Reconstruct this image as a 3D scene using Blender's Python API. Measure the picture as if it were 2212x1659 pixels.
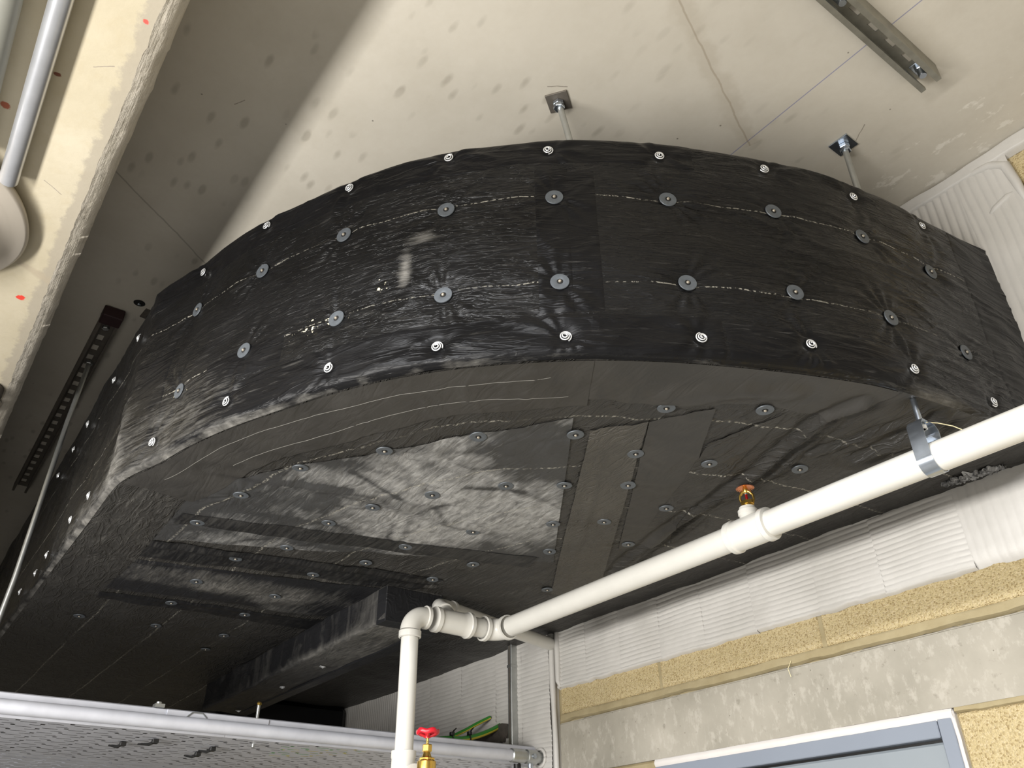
import bpy, math, random
import numpy as np
from mathutils import Matrix, Vector

for o in list(bpy.data.objects):
    bpy.data.objects.remove(o, do_unlink=True)
scene = bpy.context.scene
COL = scene.collection
PI = math.pi
random.seed(7)

# ------------------------------------------------------------------ camera, light, exposure
FPX = 1775.56
CAM = (0.0, -2.139, 1.70)
YAW, PITCH, ROLL = -0.928830106, 0.560639019, -0.0148350822

def make_camera():
    f = Vector((math.sin(YAW)*math.cos(PITCH), math.cos(YAW)*math.cos(PITCH), math.sin(PITCH)))
    r = Vector((math.cos(YAW), -math.sin(YAW), 0.0))
    u = r.cross(f)
    r2 = math.cos(ROLL)*r + math.sin(ROLL)*u
    u2 = -math.sin(ROLL)*r + math.cos(ROLL)*u
    cd = bpy.data.cameras.new('camera')
    cd.sensor_width = 36.0
    cd.lens = FPX/2212.0*36.0
    cd.clip_start = 0.02
    co = bpy.data.objects.new('camera', cd)
    m = Matrix.Identity(4)
    for i in range(3):
        m[i][0], m[i][1], m[i][2], m[i][3] = r2[i], u2[i], -f[i], CAM[i]
    co.matrix_world = m
    COL.objects.link(co)
    scene.camera = co
make_camera()

w = bpy.data.worlds.new('world'); scene.world = w; w.use_nodes = True
w.node_tree.nodes['Background'].inputs[0].default_value = (0.9, 0.93, 1.0, 1)
w.node_tree.nodes['Background'].inputs[1].default_value = 0.05

def area_light(name, loc, direction, sx, sy, power, color):
    ld = bpy.data.lights.new(name, 'AREA')
    ld.shape = 'RECTANGLE'; ld.size = sx; ld.size_y = sy
    ld.energy = power; ld.color = color
    o = bpy.data.objects.new(name, ld)
    o.location = loc
    o.rotation_euler = Vector(direction).to_track_quat('-Z', 'Y').to_euler()
    COL.objects.link(o)
    return o
# a long low work light on the far side of the beam and an added unseen fill light further out that lifts the shade
area_light('work_light', (-0.9, -3.60, 1.70), (0, 1, 0.42), 2.8, 0.20, 140, (1.0, 0.975, 0.935))
area_light('fill_light', (0.8, -4.2, 3.3), (0.0, 0.1, -1), 3.0, 0.4, 430, (0.96, 0.97, 1.0))

scene.view_settings.view_transform = 'Standard'
scene.view_settings.look = 'None'
scene.view_settings.gamma = 1.0
scene.view_settings.use_curve_mapping = False
scene.view_settings.exposure = 0.0

# ------------------------------------------------------------------ helpers: meshes
def V(*a): return np.array(a, float)

class MB:
    def __init__(self): self.v = []; self.f = []; self.uv = None; self.att = {}
    def add(self, verts, faces):
        n = len(self.v); self.v.extend([tuple(map(float, p)) for p in verts])
        self.f.extend([tuple(i+n for i in fc) for fc in faces]); return self
    def box(self, x0, x1, y0, y1, z0, z1):
        vs = [(x0,y0,z0),(x1,y0,z0),(x1,y1,z0),(x0,y1,z0),(x0,y0,z1),(x1,y0,z1),(x1,y1,z1),(x0,y1,z1)]
        return self.add(vs, [(0,3,2,1),(4,5,6,7),(0,1,5,4),(1,2,6,5),(2,3,7,6),(3,0,4,7)])
    def bbox(self, x0, x1, y0, y1, z0, z1, b):
        """box with chamfered edges"""
        xs, ys, zs = (x0, x1), (y0, y1), (z0, z1)
        vs = []; idx = {}
        for i in (0, 1):
            for j in (0, 1):
                for k in (0, 1):
                    sx, sy, sz = (1 if i == 0 else -1), (1 if j == 0 else -1), (1 if k == 0 else -1)
                    X, Y, Z = xs[i], ys[j], zs[k]
                    for a, p in (('x', (X, Y+sy*b, Z+sz*b)), ('y', (X+sx*b, Y, Z+sz*b)), ('z', (X+sx*b, Y+sy*b, Z))):
                        idx[(i, j, k, a)] = len(vs); vs.append(p)
        F = []
        def q(*ks): F.append(tuple(idx[k] for k in ks))
        for i in (0, 1):
            q(*[(i, j, k, 'x') for j, k in ((0,0),(1,0),(1,1),(0,1))])
            q(*[(j, i, k, 'y') for j, k in ((0,0),(1,0),(1,1),(0,1))])
            q(*[(j, k, i, 'z') for j, k in ((0,0),(1,0),(1,1),(0,1))])
            for j in (0, 1):
                q((i,j,0,'x'),(i,j,1,'x'),(i,j,1,'y'),(i,j,0,'y'))
                q((i,0,j,'x'),(i,1,j,'x'),(i,1,j,'z'),(i,0,j,'z'))
                q((0,i,j,'y'),(1,i,j,'y'),(1,i,j,'z'),(0,i,j,'z'))
                for k in (0, 1): q((i,j,k,'x'),(i,j,k,'y'),(i,j,k,'z'))
        return self.add(vs, F)
    def frame(self, d):
        d = np.asarray(d, float); d = d/np.linalg.norm(d)
        a = V(0, 0, 1) if abs(d[2]) < .9 else V(1, 0, 0)
        u = np.cross(a, d); u /= np.linalg.norm(u); return d, u, np.cross(d, u)
    def lathe(self, p, d, prof, n=24, close=True, rot=0.0):
        """prof: list of (distance along d, radius)"""
        p = np.asarray(p, float); d, u, w2 = self.frame(d)
        vs = []
        for t, r in prof:
            for k in range(n):
                a = 2*PI*k/n + rot
                vs.append(p + d*t + (u*math.cos(a) + w2*math.sin(a))*r)
        fs = []
        for i in range(len(prof)-1):
            for k in range(n):
                k2 = (k+1) % n
                fs.append((i*n+k, i*n+k2, (i+1)*n+k2, (i+1)*n+k))
        if close:
            fs.append(tuple(range(n-1, -1, -1))); m = (len(prof)-1)*n
            fs.append(tuple(m+k for k in range(n)))
        return self.add(vs, fs)
    def cyl(self, p0, p1, r, n=24, b=0.0):
        p0 = np.asarray(p0, float); p1 = np.asarray(p1, float); L = np.linalg.norm(p1-p0)
        prof = [(0, r-b), (b, r), (L-b, r), (L, r-b)] if b else [(0, r), (L, r)]
        return self.lathe(p0, p1-p0, prof, n)
    def hexnut(self, p, d, r, h, rot=0.3):
        return self.lathe(p, d, [(0, r*.9), (h*.12, r), (h*.88, r), (h, r*.9)], 6, rot=rot)
    def tube(self, path, r, n=10, cap=True):
        P = [np.asarray(p, float) for p in path]; m = len(P)
        rs = r if hasattr(r, '__len__') else [r]*m
        T = [(P[min(i+1, m-1)] - P[max(i-1, 0)]) for i in range(m)]
        d, u, w2 = self.frame(T[0]); vs = []
        for i in range(m):
            t = T[i]/np.linalg.norm(T[i])
            u = u - t*np.dot(u, t); u /= np.linalg.norm(u); w2 = np.cross(t, u)
            for k in range(n):
                a = 2*PI*k/n; vs.append(P[i] + (u*math.cos(a) + w2*math.sin(a))*rs[i])
        fs = []
        for i in range(m-1):
            for k in range(n):
                k2 = (k+1) % n; fs.append((i*n+k, i*n+k2, (i+1)*n+k2, (i+1)*n+k))
        if cap:
            fs.append(tuple(range(n-1, -1, -1))); fs.append(tuple((m-1)*n+k for k in range(n)))
        return self.add(vs, fs)
    def grid(self, X, Y, Z, uv=None, att=None):
        """X,Y,Z 2-D arrays"""
        n, m = X.shape
        b = len(self.v)
        self.v.extend(map(tuple, np.stack([X, Y, Z], -1).reshape(-1, 3).tolist()))
        idx = np.arange(n*m).reshape(n, m) + b
        q = np.stack([idx[:-1, :-1], idx[1:, :-1], idx[1:, 1:], idx[:-1, 1:]], -1).reshape(-1, 4)
        self.f.extend(map(tuple, q.tolist()))
        if uv is not None: self.uv = np.stack(uv, -1).reshape(-1, 2)
        if att:
            for k, a in att.items(): self.att[k] = a.reshape(-1)
        return self

def obj(name, mb, mat, parent=None, smooth=35, origin=None, recalc=True):
    me = bpy.data.meshes.new(name)
    if origin is None:
        if parent is None:
            a = np.array(mb.v); org = V((a[:,0].min()+a[:,0].max())/2, (a[:,1].min()+a[:,1].max())/2, a[:,2].min())
        else:
            org = np.array(parent['_o'])
    else:
        org = np.asarray(origin, float)
    vs = np.array(mb.v) - org
    me.from_pydata(vs.tolist(), [], mb.f)
    if mb.uv is not None:
        ul = me.uv_layers.new(name='UVMap')
        li = np.empty(len(me.loops), np.int32); me.loops.foreach_get('vertex_index', li)
        ul.data.foreach_set('uv', mb.uv[li].astype(np.float32).reshape(-1))
    for k, a in mb.att.items():
        at = me.attributes.new(k, 'FLOAT', 'POINT'); at.data.foreach_set('value', a.astype(np.float32))
    me.materials.append(mat)
    if recalc:
        import bmesh
        bm = bmesh.new(); bm.from_mesh(me); bmesh.ops.recalc_face_normals(bm, faces=bm.faces); bm.to_mesh(me); bm.free()
    if smooth:
        me.polygons.foreach_set('use_smooth', [True]*len(me.polygons))
        if smooth < 180:
            me.set_sharp_from_angle(angle=math.radians(smooth))
    o = bpy.data.objects.new(name, me)
    COL.objects.link(o)
    if parent is not None:
        o.parent = parent
        o.location = Vector(org - np.array(parent['_o']))
    else:
        o.location = Vector(org)
    o['_o'] = [float(x) for x in org]
    return o

def copy_obj(src, parent, loc=None, rot=None, org=None):
    c = src.copy(); COL.objects.link(c); c.parent = parent
    if loc is not None: c.location = loc
    if rot is not None: c.rotation_euler = rot
    return c

def thing(name, label, cat, loc, group=None):
    o = bpy.data.objects.new(name, None); COL.objects.link(o)
    o.empty_display_size = .05
    o.location = loc; o['label'] = label; o['category'] = cat; o['_o'] = [float(x) for x in loc]
    if group: o['group'] = group
    return o

def tag(o, label, cat, group=None):
    o['label'] = label; o['category'] = cat
    if group: o['group'] = group
    return o

def struct(o, label=None):
    o['kind'] = 'structure'
    if label: o['label'] = label
    return o

# numpy value noise
_rng = np.random.RandomState(11)
_H = _rng.rand(256, 256)
def noise(x, y):
    xi = np.floor(x).astype(int); yi = np.floor(y).astype(int); fx = x-xi; fy = y-yi
    fx = fx*fx*(3-2*fx); fy = fy*fy*(3-2*fy)
    a = _H[xi & 255, yi & 255]; b = _H[(xi+1) & 255, yi & 255]; c = _H[xi & 255, (yi+1) & 255]; d = _H[(xi+1) & 255, (yi+1) & 255]
    return (a*(1-fx)+b*fx)*(1-fy) + (c*(1-fx)+d*fx)*fy - .5
def fbm(x, y, o=3):
    r = 0; a = 1.0
    for i in range(o): r = r + a*noise(x*2**i+13.1*i, y*2**i+7.7*i); a *= .5
    return r
def ridged(x, y): return 1 - np.abs(2*noise(x, y))*2

# ------------------------------------------------------------------ helpers: materials
class Mat:
    def __init__(self, name):
        self.m = bpy.data.materials.new(name); self.m.use_nodes = True
        self.t = self.m.node_tree; self.b = self.t.nodes['Principled BSDF']
        self._pos = None
    def n(self, typ, **kw):
        nd = self.t.nodes.new(typ)
        for k, v in kw.items(): setattr(nd, k, v)
        return nd
    def L(self, a, b): self.t.links.new(a, b)
    def pos(self):
        if self._pos is None: self._pos = self.n('ShaderNodeNewGeometry').outputs['Position']
        return self._pos
    def uv(self): return self.n('ShaderNodeTexCoord').outputs['UV']
    def objc(self): return self.n('ShaderNodeTexCoord').outputs['Object']
    def attr(self, name): return self.n('ShaderNodeAttribute', attribute_name=name).outputs['Fac']
    def mapv(self, vec, scale=(1,1,1), rot=(0,0,0), loc=(0,0,0)):
        m = self.n('ShaderNodeMapping'); self.L(vec, m.inputs[0])
        m.inputs['Scale'].default_value = scale; m.inputs['Rotation'].default_value = rot; m.inputs['Location'].default_value = loc
        return m.outputs[0]
    def noise(self, scale, detail=4, rough=.55, vec=None, dist=0.0):
        nd = self.n('ShaderNodeTexNoise'); self.L(vec if vec is not None else self.pos(), nd.inputs['Vector'])
        nd.inputs['Scale'].default_value = scale; nd.inputs['Detail'].default_value = detail
        nd.inputs['Roughness'].default_value = rough; nd.inputs['Distortion'].default_value = dist
        return nd.outputs['Fac']
    def voro(self, scale, vec=None, feat='F1', out='Distance', rnd=1.0):
        nd = self.n('ShaderNodeTexVoronoi', feature=feat); self.L(vec if vec is not None else self.pos(), nd.inputs['Vector'])
        nd.inputs['Scale'].default_value = scale; nd.inputs['Randomness'].default_value = rnd
        return nd.outputs[out]
    def ramp(self, fac, a, b, ca=0.0, cb=1.0):
        nd = self.n('ShaderNodeMapRange'); self.L(fac, nd.inputs[0])
        nd.inputs[1].default_value = a; nd.inputs[2].default_value = b; nd.inputs[3].default_value = ca; nd.inputs[4].default_value = cb
        return nd.outputs[0]
    def math(self, op, a, b=None):
        nd = self.n('ShaderNodeMath', operation=op)
        for i, x in enumerate((a, b)):
            if x is None: continue
            if isinstance(x, (int, float)): nd.inputs[i].default_value = x
            else: self.L(x, nd.inputs[i])
        return nd.outputs[0]
    def mul(self, a, b): return self.math('MULTIPLY', a, b)
    def xyz(self, vec=None):
        s = self.n('ShaderNodeSeparateXYZ'); self.L(vec if vec is not None else self.pos(), s.inputs[0]); return s.outputs
    def mix(self, fac, a, b):
        nd = self.n('ShaderNodeMix', data_type='RGBA')
        if isinstance(fac, (int, float)): nd.inputs[0].default_value = fac
        else: self.L(fac, nd.inputs[0])
        for s, x in ((6, a), (7, b)):
            if isinstance(x, tuple): nd.inputs[s].default_value = (*x, 1)
            else: self.L(x, nd.inputs[s])
        return nd.outputs[2]
    def color(self, c):
        if isinstance(c, tuple): self.b.inputs['Base Color'].default_value = (*c, 1)
        else: self.L(c, self.b.inputs['Base Color'])
    def set(self, k, v):
        if isinstance(v, (int, float)): self.b.inputs[k].default_value = v
        else: self.L(v, self.b.inputs[k])
    def bump(self, h, strength=.3, dist=.005, prev=None):
        nd = self.n('ShaderNodeBump'); self.L(h, nd.inputs['Height'])
        nd.inputs['Strength'].default_value = strength; nd.inputs['Distance'].default_value = dist
        if prev is not None: self.L(prev, nd.inputs['Normal'])
        self.L(nd.outputs[0], self.b.inputs['Normal']); return nd.outputs[0]

def simple(name, col, rough=.5, metal=0.0, var=.12, scale=40, bump=0.0):
    M = Mat(name)
    nz = M.noise(scale, 4)
    dark = tuple(c*(1-var) for c in col); lite = tuple(min(1, c*(1+var)) for c in col)
    M.color(M.mix(M.ramp(nz, .3, .7), dark, lite)); M.set('Roughness', rough); M.set('Metallic', metal)
    if bump: M.bump(M.noise(scale*3, 3), bump, .002)
    return M.m

def srgb(r, g, b):
    f = lambda c: (c/255/12.92 if c/255 <= .04045 else ((c/255+.055)/1.055)**2.4)
    return (f(r), f(g), f(b))

def line_mask(M, ax, ay, bx, by, width, wob=.004, wscale=8):
    """thin line from a to b on a horizontal surface (world metres)"""
    x, y, z = M.xyz()
    L = math.hypot(bx-ax, by-ay); ux, uy = (bx-ax)/L, (by-ay)/L
    dx = M.math('SUBTRACT', x, ax); dy = M.math('SUBTRACT', y, ay)
    along = M.math('ADD', M.mul(dx, ux), M.mul(dy, uy))
    per = M.math('ADD', M.mul(dx, -uy), M.mul(dy, ux))
    if wob: per = M.math('ADD', per, M.mul(M.math('SUBTRACT', M.noise(wscale, 3), .5), wob*4))
    m = M.ramp(M.math('ABSOLUTE', per), width*.4, width, 1, 0)
    m = M.mul(m, M.math('GREATER_THAN', along, 0)); m = M.mul(m, M.math('LESS_THAN', along, L))
    return m

def spot(M, x0, y0, r):
    x, y, z = M.xyz()
    dx = M.math('SUBTRACT', x, x0); dy = M.math('SUBTRACT', y, y0)
    d = M.math('SQRT', M.math('ADD', M.mul(dx, dx), M.mul(dy, dy)))
    d = M.math('ADD', d, M.mul(M.math('SUBTRACT', M.noise(90, 2), .5), r*1.2))
    return M.ramp(d, r*.7, r, 1, 0)

def mat_ceiling():
    M = Mat('ceiling_concrete')
    big = M.noise(1.3, 5, .55); mid = M.noise(7, 5, .6); fine = M.noise(60, 3)
    c = M.mix(M.ramp(big, .3, .7), srgb(184, 178, 165), srgb(200, 194, 181))
    c = M.mix(M.ramp(mid, .45, .8, 0, .35), c, srgb(168, 161, 146))
    c = M.mix(M.ramp(fine, .3, .7, 0, .12), c, srgb(172, 162, 145))
    # oval release-agent smudges
    v = M.mapv(M.pos(), scale=(9, 22, 22), rot=(0, 0, .35))
    sm = M.ramp(M.math('ADD', M.voro(1.0, v), M.mul(M.noise(30, 3), .2)), .24, .38, 1, 0)
    sel = M.ramp(M.noise(2.2, 3), .46, .54)
    reg = M.ramp(M.xyz()[0], -.55, -.85)
    c = M.mix(M.mul(M.mul(M.mul(sm, sel), reg), .38), c, srgb(118, 110, 96))
    # tiny dark pits
    pit = M.ramp(M.voro(15, M.pos()), .025, .05, 1, 0)
    psel = M.math('GREATER_THAN', M.noise(9, 2), .52)
    c = M.mix(M.mul(M.mul(pit, psel), .75), c, srgb(70, 62, 52))
    # chalk line, board joint, pencil strokes
    c = M.mix(M.mul(line_mask(M, -1.0, -.619, .3, -.621, .0022, .0003, 3), .75), c, srgb(112, 112, 150))
    c = M.mix(M.mul(line_mask(M, -.66, -1.20, -.90, -.60, .0035, .004, 14), .4), c, srgb(120, 105, 82))
    c = M.mix(M.mul(line_mask(M, -.66, -1.20, -.90, -.60, .04, .03, 14), .2), c, srgb(140, 126, 104))
    c = M.mix(M.mul(line_mask(M, -2.05, -2.05, -2.45, -1.5, .004, .004, 12), .4), c, srgb(80, 74, 66))
    for a in ((-.72,-.36,-.66,-.40), (-1.08,-1.20,-1.05,-1.155), (-1.62,-1.85,-1.59,-1.83)):
        c = M.mix(M.mul(line_mask(M, *a, .0018, .002, 30), .6), c, srgb(86, 74, 62))
    # paint overspray along the wall
    x, y, z = M.xyz()
    near = M.ramp(y, -.34, -.02)
    blot = M.ramp(M.math('ADD', M.noise(16, 5, .65, M.mapv(M.pos(), scale=(.7, 1.2, 1))), M.mul(near, .16)), .68, .73)
    c = M.mix(M.mul(M.mul(blot, M.ramp(y, -.36, -.3)), .8), c, srgb(214, 209, 198))
    M.color(c); M.set('Roughness', .75)
    M.bump(M.math('ADD', M.noise(5, 5), M.mul(M.noise(70, 4), .25)), .25, .004)
    return M.m

def mat_beam():
    M = Mat('beam_concrete')
    big = M.noise(3, 5, .6); mid = M.noise(16, 5, .65)
    c = M.mix(M.ramp(big, .3, .7), srgb(170, 160, 136), srgb(186, 177, 156))
    c = M.mix(M.ramp(mid, .5, .75, 0, .4), c, srgb(168, 155, 126))
    x, y, z = M.xyz()
    # cement paste left along the formwork edge, irregular border
    e = M.math('ADD', y, M.mul(M.math('SUBTRACT', M.noise(28, 5, .7), .5), .055))
    c = M.mix(M.mul(M.ramp(e, -2.1312, -2.1208), .7), c, srgb(150, 142, 128))
    c = M.mix(M.mul(line_mask(M, -2.04537, -2.2785, -2.13202, -2.0878, .016, .012, 14), .65), c, srgb(160, 148, 128))
    for a in ((-1.7333, -2.1919, -1.7594, -2.1485), (-1.3434, -2.1746, -1.3173, -2.1398), (-1.404, -2.2612, -1.4734, -2.2526)):
        c = M.mix(M.mul(line_mask(M, *a, .0014, .002, 30), .55), c, srgb(84, 74, 84))
    for (sx, sy, r, col) in ((-2.24642,-2.1538,.012,srgb(205,60,45)), (-1.54957,-2.3002,.011,srgb(150,84,60)), (-1.40403,-2.2291,.007,srgb(110,66,48)), (-1.17862,-2.1182,.006,srgb(190,80,70))):
        c = M.mix(spot(M, sx, sy, r), c, col)
    M.color(c); M.set('Roughness', .75)
    M.bump(M.math('ADD', M.noise(8, 5), M.mul(M.noise(60, 4), .4)), .35, .004)
    return M.m

def mat_edge():
    M = Mat('beam_edge_concrete')
    v = M.mapv(M.pos(), scale=(6, 60, 60))
    st = M.noise(1, 5, .6, v); mid = M.noise(30, 5, .65)
    c = M.mix(M.ramp(st, .3, .7), srgb(188, 180, 164), srgb(212, 204, 190))
    c = M.mix(M.ramp(mid, .58, .72, 0, .5), c, srgb(160, 152, 136))
    M.color(c); M.set('Roughness', .8); M.bump(M.math('ADD', st, M.noise(40, 5)), .5, .006)
    return M.m

def mat_block():
    M = Mat('sandy_block')
    nz = M.noise(2.2, 4); agg = M.voro(270, out='Color'); d = M.voro(270)
    sx = M.n('ShaderNodeSeparateColor'); M.L(agg, sx.inputs[0])
    c = M.mix(M.ramp(nz, .3, .7), srgb(186, 168, 124), srgb(198, 181, 140))
    c = M.mix(M.ramp(sx.outputs[0], .55, .95, 0, .8), c, srgb(206, 189, 152))
    c = M.mix(M.ramp(sx.outputs[1], .70, .98, 0, .7), c, srgb(150, 126, 82))
    pit = M.ramp(M.noise(110, 3, .7), .66, .74)
    c = M.mix(M.mul(pit, .8), c, srgb(96, 80, 58))
    M.color(c); M.set('Roughness', .9)
    M.bump(M.math('ADD', M.mul(d, -1), M.mul(M.noise(120, 4, .7), 1.0)), .8, .004)
    return M.m

def mat_mortar():
    M = Mat('mortar')
    c = M.mix(M.ramp(M.noise(12, 5, .6), .3, .7), srgb(152, 138, 104), srgb(168, 155, 122))
    M.color(c); M.set('Roughness', .9); M.bump(M.noise(40, 5, .65), .5, .004)
    return M.m

def mat_lintel():
    M = Mat('lintel_concrete')
    v = M.mapv(M.pos(), scale=(2.5, 2.5, 1))
    c = M.mix(M.ramp(M.noise(4, 5, .6), .3, .7), srgb(144, 139, 126), srgb(168, 162, 149))
    bl = M.ramp(M.noise(22, 6, .7, M.mapv(M.pos(), scale=(1.4, 1, .8))), .52, .62)
    c = M.mix(M.mul(bl, .5), c, srgb(184, 178, 166))
    dk = M.ramp(M.noise(30, 5, .7), .60, .7)
    c = M.mix(M.mul(dk, .45), c, srgb(108, 102, 88))
    st = M.ramp(M.noise(1, 4, .6, M.mapv(M.pos(), scale=(40, 1, 4))), .6, .72)
    c = M.mix(M.mul(st, .25), c, srgb(180, 175, 164))
    pit = M.ramp(M.voro(24), .03, .055, 1, 0)
    c = M.mix(M.mul(pit, .7), c, srgb(84, 76, 64))
    M.color(c); M.set('Roughness', .75); M.bump(M.noise(25, 5, .65), .25, .003)
    return M.m

def mat_white():
    M = Mat('white_coating')
    c = M.mix(M.ramp(M.noise(5, 5), .3, .7), srgb(188, 185, 179), srgb(202, 199, 194))
    sp = M.ramp(M.noise(55, 4, .7), .68, .76)
    c = M.mix(M.mul(sp, .4), c, srgb(182, 174, 158))
    M.color(c); M.set('Roughness', .55); M.bump(M.noise(45, 4, .6), .35, .003)
    return M.m

def foil(name, base=(.012,.012,.0125), dust=(.23,.22,.2), amount=1.0, rough=.36, wr=.5, mod=None, bd=.010, aniso=(10, 46, 1), rot=.12, uvw=True, seams=None, flakes=False, spec=.5):
    """black polythene-faced lagging: creases as fine relief, dust and scuffs as dirt"""
    M = Mat(name)
    uv = M.uv() if uvw else M.pos()
    w1 = M.noise(1.0, 3, .5, M.mapv(uv, scale=aniso, rot=(0, 0, rot)), dist=.8)
    w2 = M.noise(1.0, 2, .5, M.mapv(uv, scale=(aniso[0]*3.2, aniso[1]*2.6, 1), rot=(0, 0, rot-.35)), dist=.8)
    w3 = M.noise(7, 3, .5, uv)
    d = M.attr('dust')
    sm = M.noise(1.0, 7, .74, M.mapv(uv, scale=(7, 42, 1), rot=(0, 0, -.45)), dist=.9)
    fine = M.noise(1.0, 6, .7, M.mapv(uv, scale=(22, 60, 1), rot=(0, 0, .3)), dist=.5)
    stk = M.noise(1.0, 5, .7, M.mapv(uv, scale=(9, 150, 1), rot=(0, 0, .55)), dist=.5)
    mask = M.mul(M.ramp(M.math('ADD', M.mul(d, .62), M.math('ADD', M.mul(sm, .45), M.mul(stk, .55))), .62, 1.02), M.ramp(fine, .34, .60, .35, 1))
    mask = M.mul(mask, amount)
    base2 = tuple(b*1.35 for b in base)
    c = M.mix(M.ramp(w3, .35, .65), base, base2)
    c = M.mix(mask, c, dust)
    if seams:
        src = M.attr('sd') if seams[0] == 'sd' else M.xyz(uv)[1]
        dash = M.ramp(M.noise(1, 2, .6, M.mapv(uv, scale=(130, 130, 130))), .47, .56)
        gap = M.ramp(M.noise(3.1, 2, .5, uv), .34, .48, .15, 1)
        wob = M.mul(M.math('SUBTRACT', M.noise(9, 2, .5, uv), .5), .016)
        for val, wd in seams[1]:
            dd = M.math('ABSOLUTE', M.math('SUBTRACT', M.math('ADD', src, wob), val))
            c = M.mix(M.mul(M.mul(M.ramp(dd, wd*.5, wd, 1, 0), dash), M.mul(gap, .62)), c, srgb(168, 164, 152))
    if flakes:
        fl = M.attr('flake')
        fm = M.math('GREATER_THAN', M.math('ADD', M.mul(M.math('SUBTRACT', fl, 1), .3), M.noise(1, 3, .6, M.mapv(uv, scale=(75, 75, 1)))), .605)
        fm = M.mul(fm, M.math('GREATER_THAN', fl, .02))
        c = M.mix(fm, c, srgb(206, 198, 170))
    M.color(c)
    M.set('Roughness', M.math('ADD', M.mul(mask, .35), M.ramp(w3, .3, .7, rough, rough+.1)))
    M.set('Specular IOR Level', spec)
    r1 = M.ramp(M.math('ABSOLUTE', M.math('SUBTRACT', w1, .5)), 0, .09, 1, 0); r2 = M.ramp(M.math('ABSOLUTE', M.math('SUBTRACT', w2, .5)), 0, .06, 1, 0)
    if mod: r1 = M.mul(r1, M.mul(M.ramp(M.xyz(uv)[0], mod[0], mod[1], mod[2], 1), M.ramp(M.noise(3.5, 2, .5, uv), .4, .62, .25, 1)))
    h = M.math('ADD', M.math('ADD', M.mul(r1, .26), M.mul(r2, .05)), M.mul(w3, .5))
    M.bump(h, wr, bd)
    return M.m

def mat_cable():
    M = Mat('earth_cable_green_yellow')
    x = M.xyz(M.uv())[1]
    st = M.math('GREATER_THAN', M.math('FRACT', x), .68)
    M.color(M.mix(st, srgb(58, 140, 52), srgb(214, 196, 70))); M.set('Roughness', .4)
    return M.m

MT = {}
MT['ceiling'] = mat_ceiling(); MT['beam'] = mat_beam(); MT['edge'] = mat_edge(); MT['block'] = mat_block()
MT['mortar'] = mat_mortar(); MT['lintel'] = mat_lintel(); MT['white'] = mat_white()
MT['floor'] = simple('floor_screed', srgb(156, 154, 150), .6, 0, .1, 3)
MT['roomwall'] = simple('room_wall', srgb(150, 146, 138), .8, 0, .06, 4)
MT['foil_side'] = foil('lagging_foil_side', base=(.006,.006,.0063), spec=.24, rough=.22, amount=.8, seams=('v', [(2.789, .0020), (3.033, .0019)]), flakes=True, aniso=(6, 40, 1), wr=.8, bd=.012, mod=(1.15, 1.6, .4))
MT['foil_bottom'] = foil('lagging_foil_bottom', base=(.028,.0265,.024), seams=('sd', [(.245, .0042), (.49, .0040), (.735, .004), (.98, .004)]), aniso=(9, 34, 1), rot=.5, wr=.75, rough=.42, spec=.3)
MT['foil_tape'] = foil('black_tape_side', base=(.005,.005,.0055), spec=.17, aniso=(5, 26, 1), wr=.45, rough=.30, amount=.9)
MT['foil_strap'] = foil('black_tape_underside', base=(.008,.008,.0085), spec=.22, aniso=(5, 14, 1), rot=1.3, wr=.2, rough=.4, amount=.45)
MT['foil_band'] = foil('black_tape_bottom', base=(.034,.032,.029), aniso=(5, 16, 1), wr=.28, rough=.45, amount=.5, spec=.3)
MT['foil_dusty'] = foil('dusty_lagging_sheet', base=(.030,.030,.030), dust=(.34,.335,.32), amount=1.0, aniso=(6, 16, 1), rot=.4, wr=.35, rough=.5, seams=('sd', [(.245, .0045), (.49, .0045), (.735, .004), (.98, .004)]))
MT['foil_strip'] = foil('brownish_tape', base=(.046,.042,.035), aniso=(12, 44, 1), rot=1.2, wr=.8, rough=.45, amount=.5)
MT['foil_box'] = foil('box_foil', spec=.25, base=(.012,.0122,.0135), uvw=False, aniso=(6, 20, 20), wr=.3, rough=.42, amount=.8)
MT['washer'] = simple('washer_steel', srgb(88, 93, 98), .5, .3, .12, 120)
MT['pin'] = simple('pin_head', srgb(158, 150, 136), .4, .3, .1, 200)
MT['spiral'] = simple('zinc_spiral', srgb(232, 234, 236), .25, .55, .04, 200)
MT['hole'] = simple('dark_gap', (.004,.004,.004), .8)
MT['pipe'] = simple('white_pipe_paint', srgb(210, 208, 201), .22, 0, .03, 14, .06)
MT['pipe2'] = simple('white_fitting_paint', srgb(213, 211, 204), .25, 0, .03, 18, .10)
MT['galv'] = simple('galvanised_steel', srgb(178, 180, 178), .38, .85, .10, 30)
MT['tray'] = simple('tray_galvanised', srgb(200, 202, 210), .5, .4, .08, 14)
MT['zinc'] = simple('zinc_plated', srgb(186, 194, 204), .24, .95, .12, 40)
MT['strut'] = simple('strut_steel', srgb(150, 148, 138), .42, .75, .12, 30)
MT['strutdk'] = simple('strut_dull', srgb(104, 98, 90), .6, .4, .15, 30)
MT['cap'] = simple('dark_cap', srgb(44, 22, 24), .7, 0, .1, 50)
MT['chrome'] = simple('polished_conduit', srgb(214, 216, 220), .30, .75, .06, 20)
MT['greypipe'] = simple('grey_pipe', srgb(136, 136, 128), .45, .1, .05, 20)
MT['brass'] = simple('brass', srgb(214, 178, 92), .25, .95, .10, 60)
MT['copper'] = simple('copper', srgb(226, 150, 108), .38, .7, .08, 80)
MT['red'] = simple('red_paint', srgb(198, 28, 44), .3, 0, .12, 60)
MT['bulb'] = simple('red_bulb', srgb(130, 10, 14), .06, 0, .1, 60)
MT['door'] = simple('door_grey_paint', srgb(132, 139, 150), .35, 0, .02, 6)
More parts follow.
